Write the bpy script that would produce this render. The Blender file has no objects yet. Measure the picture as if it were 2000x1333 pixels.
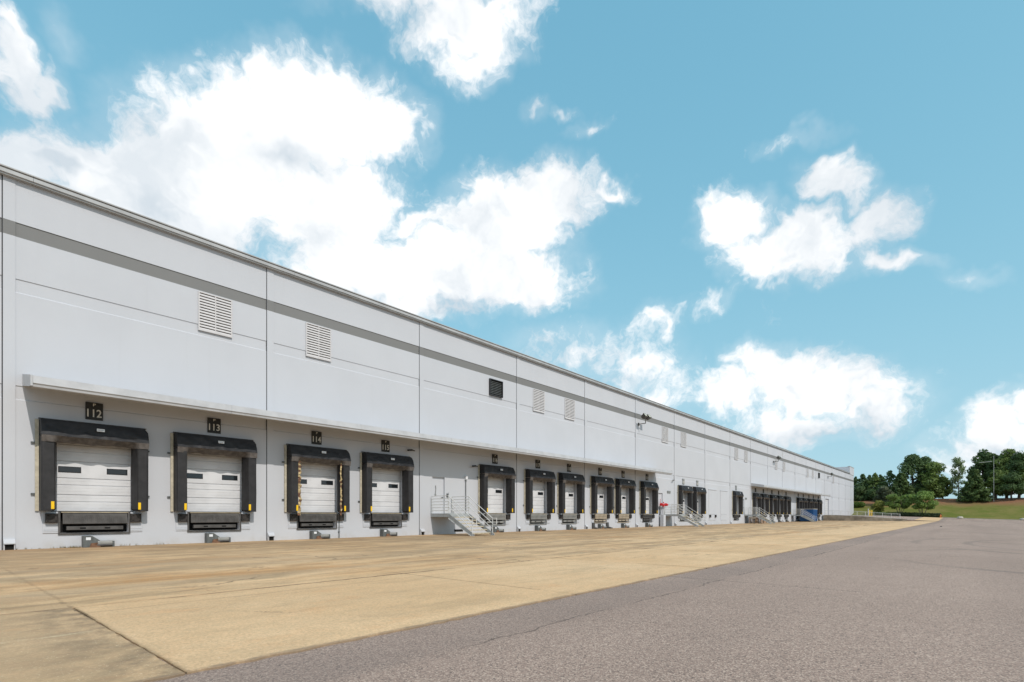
import bpy, bmesh, math, random
from mathutils import Vector, Matrix, Euler, noise
random.seed(7)
scene = bpy.context.scene
COL = scene.collection

# ------------------------------------------------------------------ camera
F = 1022.0 / 2000.0                      # focal length over frame width
ALPHA = math.radians(41.02)              # wall direction right of the view axis
SA, CA = math.sin(ALPHA), math.cos(ALPHA)
CAM_H = 1.2
D = 24.65                                # wall distance
cd = bpy.data.cameras.new('camera')
cam = bpy.data.objects.new('camera', cd); COL.objects.link(cam)
cd.sensor_width = 36.0; cd.lens = 36.0 * F
cd.shift_y = 340.5 / 2000.0
cd.clip_start = 0.1; cd.clip_end = 4000
cam.location = (0, 0, CAM_H)
cam.rotation_euler = (math.radians(90), 0, math.atan2(-CA, SA))
scene.camera = cam

def view_dir(px, py):
    r = (px - 1000) / 1022.0; u = (1007 - py) / 1022.0
    return Vector((CA + r * SA, SA - r * CA, u))

def at_depth(px, Z):
    v = view_dir(px, 1007)
    return v.x * Z, v.y * Z

# ------------------------------------------------------------------ view
scene.view_settings.view_transform = 'Standard'
scene.view_settings.look = 'None'
scene.view_settings.gamma = 1.0
scene.view_settings.use_curve_mapping = False
scene.view_settings.exposure = 0.0
scene.render.engine = 'CYCLES'

# ------------------------------------------------------------------ sun
TO_SUN = Vector((-0.18, -1.0, 1.0)).normalized()
sl = bpy.data.lights.new('sun', 'SUN'); sl.energy = 2.95; sl.angle = math.radians(0.5)
sl.color = (1.0, 0.92, 0.83)
so = bpy.data.objects.new('sun', sl); COL.objects.link(so)
so.rotation_euler = TO_SUN.to_track_quat('Z', 'Y').to_euler()
so.location = (0, -30, 60)

# ------------------------------------------------------------------ world
def build_world():
    w = bpy.data.worlds.new('World'); scene.world = w; w.use_nodes = True
    nt = w.node_tree; N = nt.nodes; L = nt.links; N.clear()
    out = N.new('ShaderNodeOutputWorld'); bg = N.new('ShaderNodeBackground')
    STR = 0.12
    bg.inputs['Strength'].default_value = STR
    sky = N.new('ShaderNodeTexSky'); sky.sky_type = 'NISHITA'; sky.sun_disc = False
    sky.sun_elevation = math.asin(TO_SUN.z)
    sky.sun_rotation = math.atan2(TO_SUN.x, TO_SUN.y)
    sky.air_density = 1.0; sky.dust_density = 0.35; sky.ozone_density = 1.0
    tc = N.new('ShaderNodeTexCoord')
    def math_(op, a, b=None, c=None, clamp=False):
        n = N.new('ShaderNodeMath'); n.operation = op; n.use_clamp = clamp
        for i, v in enumerate((a, b, c)):
            if v is None: continue
            if hasattr(v, 'links'): L.new(v, n.inputs[i])
            else: n.inputs[i].default_value = v
        return n.outputs[0]
    def vmath(op, a, b=None, scale=None):
        n = N.new('ShaderNodeVectorMath'); n.operation = op
        L.new(a, n.inputs[0])
        if b is not None:
            if hasattr(b, 'links'): L.new(b, n.inputs[1])
            else: n.inputs[1].default_value = b
        if scale is not None: n.inputs['Scale'].default_value = scale
        return n
    def fbm(vec, scale, detail, rough, color=False, lac=2.0):
        n = N.new('ShaderNodeTexNoise'); n.noise_dimensions = '3D'
        n.inputs['Scale'].default_value = scale; n.inputs['Detail'].default_value = detail
        n.inputs['Roughness'].default_value = rough; n.inputs['Lacunarity'].default_value = lac
        L.new(vec, n.inputs['Vector'])
        return n.outputs['Color' if color else 'Fac']
    def sstep(v, a, b, lo=0.0, hi=1.0):
        n = N.new('ShaderNodeMapRange'); n.interpolation_type = 'SMOOTHSTEP'
        L.new(v, n.inputs[0])
        for i, x in enumerate((a, b, lo, hi)): n.inputs[i + 1].default_value = x
        return n.outputs[0]
    d0 = tc.outputs['Generated']
    # small domain warp so that outlines curl
    wn = fbm(d0, 9.0, 4.0, 0.6, True)
    wv = vmath('SUBTRACT', wn, (0.5, 0.5, 0.5)).outputs[0]
    wv = vmath('SCALE', wv, scale=0.13).outputs[0]
    d1 = vmath('ADD', d0, wv).outputs[0]
    def blob(vec, cx, cy, rx, ry, rot=0.0, w=1.0, depth=0.8):
        c = view_dir(cx, cy).normalized()
        r = math.radians(rot); e = 4.0
        du = (view_dir(cx + e * math.cos(r), cy - e * math.sin(r)).normalized() - c) / e
        dv = (view_dir(cx + e * math.sin(r), cy + e * math.cos(r)).normalized() - c) / e
        U = du.normalized(); Wn = c; V = Wn.cross(U).normalized()
        m = Matrix((U, V, Wn)).transposed()
        mp = N.new('ShaderNodeMapping'); mp.vector_type = 'TEXTURE'
        mp.inputs['Location'].default_value = c
        mp.inputs['Rotation'].default_value = m.to_euler('XYZ')
        mp.inputs['Scale'].default_value = (du.length * rx, dv.length * ry, depth)
        L.new(vec, mp.inputs['Vector'])
        q = vmath('LENGTH', mp.outputs[0]).outputs['Value']
        return math_('MULTIPLY_ADD', q, -max(w, 0.95), w)
    def union(vec, lst, k=0.12):
        acc = None
        for b in lst:
            v = blob(vec, *b)
            if acc is None: acc = v
            else: acc = math_('SMOOTH_MAX', acc, v, k)
        return acc
    clouds = [
        # broad bank above the roof on the left
        (640, 230, 185, 125, 0, 1.7), (470, 290, 260, 150, 0, 1.7), (250, 340, 260, 130, 0, 1.6), (40, 330, 170, 80, 0, 1.4),
        (740, 240, 90, 85, 0, 1.4), (560, 185, 120, 75, 0, 1.4), (640, 420, 190, 130, 0, 1.7), (330, 400, 330, 150, 0, 1.6),
        (690, 520, 160, 110, 0, 1.7), (800, 440, 110, 38, 20, 0.8),
        # second mass
        (970, 440, 150, 110, 0, 1.7), (1080, 400, 100, 75, 0, 1.4), (880, 520, 220, 100, 0, 1.7), (1010, 555, 130, 65, 0, 1.5),
        (1180, 378, 55, 24, 10, 0.8), (940, 370, 70, 50), (790, 590, 130, 45),
        # top centre
        (900, 45, 140, 85, 0, 1.4), (860, 0, 210, 45), (915, 115, 65, 70), (690, 6, 60, 22, 0, 0.6),
        # top left
        (0, 110, 70, 80), (45, 165, 85, 50, 30, 0.8), (0, 60, 40, 60), (132, 198, 22, 28, 0, 0.4),
        # right middle
        (1440, 440, 85, 70, 0, 1.3), (1560, 485, 165, 72, 0, 1.5), (1490, 510, 110, 65, 0, 1.4), (1650, 370, 75, 50, -25),
        (1730, 425, 60, 60), (1745, 512, 90, 28), (1630, 340, 36, 36),
        # right low
        (1630, 772, 150, 74), (1550, 745, 120, 62), (1480, 705, 60, 42), (1690, 808, 105, 48),
        (1425, 765, 80, 48), (1580, 830, 180, 38),
        # wispy middle low
        (1150, 690, 230, 85, 0, 0.52), (1240, 720, 170, 85, 0, 0.54), (1275, 640, 90, 70, 0, 0.34),
        (1300, 770, 120, 70, 0, 0.45), (1070, 665, 110, 45, 0, 0.5), (1390, 600, 110, 38, 15, 0.32),
        (870, 605, 110, 45, 0, 0.5),
        # right edge
        (1925, 858, 80, 50), (1965, 815, 90, 58), (2010, 780, 70, 40), (1960, 890, 170, 52),
        # wisps
        (1160, 262, 90, 34, 20, 0.36), (1055, 230, 56, 44, 0, 0.34), (1560, 268, 170, 44, 0, 0.22),
        (1885, 545, 110, 36, 0, 0.36), (130, 80, 120, 80, -40, 0.24), (1110, 235, 70, 24, 0, 0.28),
    ]
    base = union(d1, clouds)
    # clouds elsewhere in the sky, at the density seen in view
    frame = blob(d0, 1000, 520, 1500, 850, 0, 1.0, 0.75)
    outside = sstep(frame, 0.05, -0.25)
    lowf = fbm(d0, 2.3, 4.0, 0.5)
    far = math_('MULTIPLY_ADD', lowf, 3.2, -1.48)
    far = math_('MINIMUM', far, 0.6)
    far = math_('SUBTRACT', far, math_('SUBTRACT', 1.0, outside))
    base = math_('MAXIMUM', base, far)
    n1 = fbm(d1, 11.0, 10.0, 0.62)
    n2 = fbm(d1, 30.0, 8.0, 0.66)
    nn = math_('MULTIPLY_ADD', n1, 2.1, -1.05)
    nn = math_('MULTIPLY_ADD', math_('SUBTRACT', n2, 0.5), 1.5, nn)
    dens = math_('ADD', math_('MULTIPLY', base, 1.25), nn)
    alpha = sstep(dens, -0.22, 0.85)
    veil = math_('MULTIPLY', sstep(base, -0.45, 0.35), 0.20)
    alpha = math_('MAXIMUM', alpha, veil)
    # self-shading: hollows and undersides
    greys = [(560, 320, 130, 50), (430, 480, 260, 90, -20, 0.8), (120, 330, 160, 50, 0, 0.5), (900, 600, 180, 35, 0, 0.7), (1600, 850, 220, 40, 0, 0.9), (1560, 770, 110, 30, 0, 0.5),
             (1950, 880, 170, 40, 0, 1.0), (1230, 745, 120, 45, 0, 0.6), (700, 610, 160, 60, -15, 0.8),
             (1540, 520, 100, 30, 0, 0.3), (880, 60, 60, 30, 0, 0.3)]
    g = math_('MAXIMUM', union(d1, greys), 0.0)
    nb = fbm(d1, 5.0, 5.0, 0.55)
    g = math_('ADD', g, math_('MULTIPLY', sstep(nb, 0.46, 0.70), 0.75))
    thin = sstep(dens, 1.0, 0.3)
    g = math_('ADD', g, math_('MULTIPLY', thin, 0.14), clamp=True)
    cc = N.new('ShaderNodeMix'); cc.data_type = 'RGBA'
    L.new(g, cc.inputs['Factor'])
    cc.inputs[6].default_value = (1.15 / STR, 1.15 / STR, 1.15 / STR, 1)
    cc.inputs[7].default_value = (0.66 / STR, 0.74 / STR, 0.81 / STR, 1)
    tint = N.new('ShaderNodeMix'); tint.data_type = 'RGBA'; tint.blend_type = 'MULTIPLY'
    tint.inputs['Factor'].default_value = 1.0
    L.new(sky.outputs[0], tint.inputs[6]); tint.inputs[7].default_value = SKY_TINT
    # film-like shoulder so that the bright horizon keeps its blue
    m = tuple(v / STR for v in SKY_SOFT)
    add = vmath('ADD', tint.outputs[2], m).outputs[0]
    mul = vmath('MULTIPLY', tint.outputs[2], m).outputs[0]
    soft = vmath('DIVIDE', mul, add).outputs[0]
    mx = N.new('ShaderNodeMix'); mx.data_type = 'RGBA'
    L.new(alpha, mx.inputs['Factor']); L.new(soft, mx.inputs[6]); L.new(cc.outputs[2], mx.inputs[7])
    L.new(mx.outputs[2], bg.inputs['Color']); L.new(bg.outputs[0], out.inputs['Surface'])
SKY_TINT = (2.67, 6.24, 6.05, 1)
SKY_SOFT = (0.62, 0.82, 0.98)
build_world()

# ------------------------------------------------------------------ helpers
class MB:
    def __init__(s): s.v = []; s.f = []; s.m = []
    def add(s, vs, fs, m=0):
        o = len(s.v); s.v += [tuple(v) for v in vs]
        for f in fs: s.f.append(tuple(i + o for i in f)); s.m.append(m)
        return s
    def quad(s, a, b, c, d, m=0): return s.add((a, b, c, d), ((0, 1, 2, 3),), m)
    def box(s, x0, x1, y0, y1, z0, z1, m=0):
        vs = [(x, y, z) for z in (z0, z1) for y in (y0, y1) for x in (x0, x1)]
        return s.add(vs, ((0, 2, 3, 1), (4, 5, 7, 6), (0, 1, 5, 4), (2, 6, 7, 3), (0, 4, 6, 2), (1, 3, 7, 5)), m)
    def cbox(s, x0, x1, y0, y1, z0, z1, c=0.01, m=0):
        """box with chamfered front edges (front is y0, the low y)"""
        vs = [(x0, y1, z0), (x1, y1, z0), (x1, y1, z1), (x0, y1, z1),
              (x0, y0 + c, z0), (x1, y0 + c, z0), (x1, y0 + c, z1), (x0, y0 + c, z1),
              (x0 + c, y0, z0 + c), (x1 - c, y0, z0 + c), (x1 - c, y0, z1 - c), (x0 + c, y0, z1 - c)]
        fs = [(3, 2, 1, 0), (0, 1, 5, 4), (1, 2, 6, 5), (2, 3, 7, 6), (3, 0, 4, 7),
              (4, 5, 9, 8), (5, 6, 10, 9), (6, 7, 11, 10), (7, 4, 8, 11), (8, 9, 10, 11)]
        return s.add(vs, fs, m)
    def prism(s, prof, x0, x1, m=0, axis='x'):
        """closed profile extruded; profile is (y,z) for axis x, (x,z) for axis y, (x,y) for axis z"""
        n = len(prof)
        if axis == 'x': vs = [(x0, a, b) for a, b in prof] + [(x1, a, b) for a, b in prof]
        elif axis == 'y': vs = [(a, x0, b) for a, b in prof] + [(a, x1, b) for a, b in prof]
        else: vs = [(a, b, x0) for a, b in prof] + [(a, b, x1) for a, b in prof]
        fs = [(i, (i + 1) % n, n + (i + 1) % n, n + i) for i in range(n)]
        fs += [tuple(range(n - 1, -1, -1)), tuple(range(n, 2 * n))]
        return s.add(vs, fs, m)
    def tube(s, p0, p1, r0, r1=None, n=8, m=0, cap=True):
        r1 = r0 if r1 is None else r1
        p0 = Vector(p0); p1 = Vector(p1); d = (p1 - p0).normalized()
        a = d.orthogonal().normalized(); b = d.cross(a)
        vs = []
        for p, r in ((p0, r0), (p1, r1)):
            for i in range(n):
                t = 2 * math.pi * i / n
                vs.append(p + (a * math.cos(t) + b * math.sin(t)) * r)
        fs = [(i, (i + 1) % n, n + (i + 1) % n, n + i) for i in range(n)]
        if cap: fs += [tuple(range(n - 1, -1, -1)), tuple(range(n, 2 * n))]
        return s.add(vs, fs, m)
    def build(s, name, mats, parent=None, smooth=False, fix=True):
        me = bpy.data.meshes.new(name)
        me.from_pydata(s.v, [], s.f)
        if not isinstance(mats, (list, tuple)): mats = [mats]
        for m in mats: me.materials.append(m)
        if any(s.m): me.polygons.foreach_set('material_index', s.m)
        if smooth: me.polygons.foreach_set('use_smooth', [True] * len(s.f))
        if fix:
            bm = bmesh.new(); bm.from_mesh(me)
            bmesh.ops.recalc_face_normals(bm, faces=bm.faces); bm.to_mesh(me); bm.free()
        me.update()
        o = bpy.data.objects.new(name, me); COL.objects.link(o)
        if parent: o.parent = parent
        return o

def inst(o, name, parent, loc=(0, 0, 0), rot=None):
    c = bpy.data.objects.new(name, o.data); COL.objects.link(c)
    c.parent = parent; c.location = loc
    if rot: c.rotation_euler = rot
    return c
def empty(name, loc=(0, 0, 0), rz=0.0):
    o = bpy.data.objects.new(name, None); COL.objects.link(o)
    o.empty_display_size = 0.2
    o.location = loc; o.rotation_euler = (0, 0, rz); return o
def tag(o, label=None, cat=None, group=None, kind=None):
    if label: o['label'] = label
    if cat: o['category'] = cat
    if group: o['group'] = group
    if kind: o['kind'] = kind
    return o
KIDS = {}
def copy_tree(o, parent=None):
    c = o.copy(); COL.objects.link(c)
    if parent: c.parent = parent
    for ch in list(o.children): copy_tree(ch, c)
    return c

# ------------------------------------------------------------------ materials
def rgb(r, g, b): return (r, g, b, 1)
class NT:
    def __init__(s, name):
        s.mat = bpy.data.materials.new(name); s.mat.use_nodes = True
        s.nt = s.mat.node_tree; s.N = s.nt.nodes; s.L = s.nt.links
        s.p = s.N['Principled BSDF']
        s.tc = s.N.new('ShaderNodeTexCoord'); s.obj = s.tc.outputs['Object']
    def sock(s, n, i, v):
        if v is None: return
        if hasattr(v, 'links'): s.L.new(v, n.inputs[i])
        else: n.inputs[i].default_value = v
    def math(s, op, a, b=None, c=None, clamp=False):
        n = s.N.new('ShaderNodeMath'); n.operation = op; n.use_clamp = clamp
        for i, v in enumerate((a, b, c)): s.sock(n, i, v)
        return n.outputs[0]
    def mapping(s, vec, scale=(1, 1, 1), loc=(0, 0, 0), rot=(0, 0, 0)):
        n = s.N.new('ShaderNodeMapping'); s.L.new(vec, n.inputs[0])
        n.inputs['Scale'].default_value = scale; n.inputs['Location'].default_value = loc
        n.inputs['Rotation'].default_value = rot
        return n.outputs[0]
    def noise(s, scale, detail=4, rough=0.55, vec=None, out='Fac', dist=0.0):
        n = s.N.new('ShaderNodeTexNoise'); s.L.new(vec or s.obj, n.inputs['Vector'])
        n.inputs['Scale'].default_value = scale; n.inputs['Detail'].default_value = detail
        n.inputs['Roughness'].default_value = rough; n.inputs['Distortion'].default_value = dist
        return n.outputs[out]
    def ramp(s, v, a, b, lo=0.0, hi=1.0, smooth=True):
        n = s.N.new('ShaderNodeMapRange')
        n.interpolation_type = 'SMOOTHSTEP' if smooth else 'LINEAR'
        s.L.new(v, n.inputs[0])
        for i, x in enumerate((a, b, lo, hi)): n.inputs[i + 1].default_value = x
        return n.outputs[0]
    def mix(s, fac, a, b, blend='MIX'):
        n = s.N.new('ShaderNodeMix'); n.data_type = 'RGBA'; n.blend_type = blend
        s.sock(n, 0, fac); s.sock(n, 6, a); s.sock(n, 7, b)
        return n.outputs[2]
    def sep(s, vec=None):
        n = s.N.new('ShaderNodeSeparateXYZ'); s.L.new(vec or s.obj, n.inputs[0]); return n.outputs
    def color(s, c): s.sock(s.p, 'Base Color', c); return s
    def rough(s, r): s.sock(s.p, 'Roughness', r); return s
    def bump(s, h, strength=0.3, dist=0.01):
        n = s.N.new('ShaderNodeBump'); n.inputs['Strength'].default_value = strength
        n.inputs['Distance'].default_value = dist; s.L.new(h, n.inputs['Height'])
        s.L.new(n.outputs[0], s.p.inputs['Normal']); return s
    def rnd(s):
        n = s.N.new('ShaderNodeObjectInfo'); return n.outputs['Random']

def simple(name, c, rough=0.6, var=0.12, scale=3.0, metal=0.0, bump=0.0, spec=0.4):
    t = NT(name)
    n = t.noise(scale, 5, 0.6)
    f = t.ramp(n, 0.3, 0.7)
    a = rgb(*[x * (1 - var) for x in c]); b = rgb(*[min(1, x * (1 + var)) for x in c])
    t.color(t.mix(f, a, b)); t.rough(rough)
    t.p.inputs['Metallic'].default_value = metal
    t.p.inputs['Specular IOR Level'].default_value = spec
    if bump: t.bump(t.noise(scale * 12, 4, 0.6), bump, 0.01)
    return t.mat

def wall_paint(name, c):
    t = NT(name)
    big = t.ramp(t.noise(0.35, 4, 0.55), 0.3, 0.7)
    col = t.mix(big, rgb(*[x * 0.965 for x in c]), rgb(*[x * 1.02 for x in c]))
    # dirt washed up from the yard and thin runs down the face
    z = t.sep()[2]
    runs = t.noise(1.0, 5, 0.65, t.mapping(t.obj, (2.2, 2.2, 0.12)))
    runs = t.math('MULTIPLY', t.ramp(runs, 0.55, 0.85), 0.16)
    low = t.ramp(z, 0.45, 0.0)
    ln = t.ramp(t.noise(2.6, 5, 0.65), 0.35, 0.75)
    low = t.math('MULTIPLY', t.math('MULTIPLY', low, ln), 0.32)
    col = t.mix(t.math('MULTIPLY', t.rnd(), 0.5), col, rgb(*[x * 0.94 for x in c]))
    col = t.mix(runs, col, rgb(c[0] * 0.72, c[1] * 0.70, c[2] * 0.66))
    col = t.mix(low, col, rgb(0.36, 0.31, 0.23))
    t.color(col); t.rough(0.75); t.p.inputs['Specular IOR Level'].default_value = 0.25
    t.bump(t.noise(18, 4, 0.6), 0.08, 0.01)
    return t.mat

M = {}
M['wall'] = wall_paint('wall_paint', (0.508, 0.527, 0.568))
M['stripe'] = wall_paint('stripe_paint', (0.195, 0.198, 0.198))
M['trim'] = simple('white_trim_metal', (0.43, 0.44, 0.46), 0.5, 0.10, 1.5)
M['coping'] = simple('coping_metal', (0.38, 0.39, 0.40), 0.4, 0.12, 1.2)
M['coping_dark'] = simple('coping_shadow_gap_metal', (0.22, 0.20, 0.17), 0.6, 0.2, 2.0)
M['soffit'] = simple('canopy_deck', (0.55, 0.54, 0.51), 0.6, 0.12, 1.0)
M['joint'] = simple('joint_sealant', (0.045, 0.047, 0.05), 0.8, 0.1)
M['dark'] = simple('dark_void', (0.008, 0.008, 0.008), 0.9, 0.1)
M['louver'] = simple('louver_white', (0.54, 0.53, 0.54), 0.5, 0.05)
M['louver_back'] = simple('louver_back', (0.05, 0.05, 0.05), 0.8, 0.1)  # dark colour paints in the shade seen between the slats
M['door'] = simple('door_white_steel', (0.60, 0.61, 0.635), 0.42, 0.07, 1.3)
M['door_glass'] = simple('door_glass_dark', (0.012, 0.015, 0.018), 0.12, 0.1, spec=0.6)
M['vinyl'] = simple('black_vinyl', (0.015, 0.016, 0.020), 0.62, 0.25, 5.0, bump=0.12)
M['vinyl_trim_bounce'] = simple('grey_trim_bounce_vinyl', (0.095, 0.085, 0.08), 0.6, 0.35, 6.0, bump=0.15)  # trim grey; on the skirt this brown-grey paints in warm ground bounce
M['pad'] = simple('pad_vinyl', (0.020, 0.0195, 0.0215), 0.6, 0.3, 3.0, bump=0.15)
M['foam'] = simple('torn_foam', (0.46, 0.36, 0.20), 0.9, 0.35, 9.0, bump=0.4)
M['wood'] = simple('backing_wood', (0.47, 0.43, 0.34), 0.85, 0.15, 6.0)
M['yellow'] = simple('yellow_vinyl', (0.80, 0.50, 0.01), 0.5, 0.06)
M['tag'] = simple('white_tag', (0.70, 0.72, 0.75), 0.5, 0.05)
M['tag_print'] = simple('tag_print', (0.16, 0.19, 0.26), 0.6, 0.1)
M['signblack'] = simple('sign_black', (0.022, 0.022, 0.021), 0.6, 0.2)
M['signgrey'] = simple('sign_grey', (0.20, 0.21, 0.21), 0.6, 0.1)
M['signwhite'] = simple('sign_white', (0.62, 0.60, 0.55), 0.6, 0.06)
M['steel'] = simple('leveler_steel_dark', (0.085, 0.082, 0.08), 0.55, 0.3, 3.0, metal=0.2, bump=0.1)
M['steel_light'] = simple('leveler_steel_light', (0.25, 0.25, 0.24), 0.55, 0.2, 2.0, metal=0.2, bump=0.1)
M['steel_tan'] = simple('leveler_steel_tan', (0.36, 0.31, 0.24), 0.65, 0.25, 2.0, bump=0.1)
M['galv'] = simple('galvanised', (0.12, 0.13, 0.13), 0.5, 0.25, 5.0, metal=0.35, bump=0.1)
M['rust'] = simple('rusted_steel', (0.16, 0.085, 0.05), 0.8, 0.4, 8.0, bump=0.3)
M['rubber'] = simple('bumper_rubber', (0.032, 0.028, 0.026), 0.8, 0.35, 8.0, bump=0.3)
M['rail'] = simple('rail_white_paint', (0.60, 0.61, 0.61), 0.5, 0.1, 4.0)
M['stringer'] = simple('stringer_grey_paint', (0.34, 0.36, 0.37), 0.55, 0.15, 2.5)
M['tread'] = simple('tread_concrete', (0.46, 0.40, 0.29), 0.85, 0.2, 4.0, bump=0.2)
M['red'] = simple('red_enamel', (0.55, 0.02, 0.025), 0.4, 0.15)
M['blue'] = simple('blue_paint', (0.010, 0.075, 0.22), 0.45, 0.15, 1.5)
M['pallet'] = simple('pallet_wood', (0.36, 0.24, 0.16), 0.85, 0.3, 4.0)
M['pallet_red'] = simple('crate_red_brown', (0.30, 0.105, 0.07), 0.85, 0.3, 4.0)
M['box'] = simple('pale_carton', (0.50, 0.47, 0.42), 0.85, 0.1, 4.0)
M['lamp_body'] = simple('lamp_bronze', (0.07, 0.062, 0.05), 0.5, 0.15)
M['lamp_glass'] = simple('lamp_glass', (0.50, 0.47, 0.36), 0.2, 0.05, spec=0.6)
M['black'] = simple('black_plastic', (0.02, 0.02, 0.022), 0.5, 0.1)
M['roof'] = simple('roof_membrane', (0.55, 0.55, 0.54), 0.8, 0.08)
M['retain'] = simple('retaining_concrete', (0.27, 0.235, 0.19), 0.9, 0.35, 0.8, bump=0.3)
M['curb'] = simple('curb_concrete', (0.42, 0.39, 0.34), 0.9, 0.15, 2.0, bump=0.2)
M['bark'] = simple('bark', (0.075, 0.055, 0.042), 0.9, 0.3, 6.0, bump=0.4)
M['bark_pale'] = simple('bark_pale', (0.24, 0.19, 0.14), 0.9, 0.25, 6.0, bump=0.3)
M['bollard'] = simple('bollard_yellow', (0.75, 0.50, 0.03), 0.5, 0.1)
M['orange'] = simple('hydrant_orange', (0.62, 0.20, 0.05), 0.5, 0.15)
M['pole'] = simple('pole_grey', (0.42, 0.43, 0.43), 0.5, 0.1)

def leaf_mat(name, c, hue=0.3):
    t = NT(name)
    n = t.ramp(t.noise(0.55, 3, 0.6), 0.3, 0.7)
    n2 = t.ramp(t.noise(4.0, 2, 0.6), 0.3, 0.7)
    a = rgb(c[0] * (1 - hue), c[1] * (1 - hue * 0.8), c[2] * (1 - hue * 0.5))
    b = rgb(c[0] * (1 + hue * 1.2), c[1] * (1 + hue), c[2] * (1 + hue * 0.4))
    col = t.mix(n, a, b); col = t.mix(t.math('MULTIPLY', n2, 0.35), col, b)
    t.color(col); t.rough(0.55); t.p.inputs['Specular IOR Level'].default_value = 0.3
    tr = t.N.new('ShaderNodeBsdfTranslucent'); t.L.new(col, tr.inputs['Color'])
    ms = t.N.new('ShaderNodeMixShader'); ms.inputs[0].default_value = 0.4
    o = t.N['Material Output']
    t.L.new(t.p.outputs[0], ms.inputs[1]); t.L.new(tr.outputs[0], ms.inputs[2]); t.L.new(ms.outputs[0], o.inputs['Surface'])
    return t.mat
M['leaf_dark'] = leaf_mat('leaf_dark', (0.085, 0.14, 0.055))
M['leaf_oak'] = leaf_mat('leaf_oak', (0.145, 0.21, 0.062))
M['leaf_bright'] = leaf_mat('leaf_bright', (0.165, 0.255, 0.07))
M['leaf_cedar'] = leaf_mat('leaf_cedar', (0.1, 0.155, 0.055))
M['leaf_olive'] = leaf_mat('leaf_olive', (0.12, 0.14, 0.085))
M['leaf_yellow'] = leaf_mat('leaf_yellow', (0.19, 0.21, 0.05))
M['leaf_pale'] = leaf_mat('leaf_pale', (0.19, 0.26, 0.13))
M['leaf_hedge'] = leaf_mat('leaf_hedge', (0.04, 0.065, 0.03))
M['leaf_grass'] = leaf_mat('leaf_grasshedge', (0.10, 0.17, 0.03))
M['weed'] = leaf_mat('weed', (0.17, 0.14, 0.06))

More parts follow.
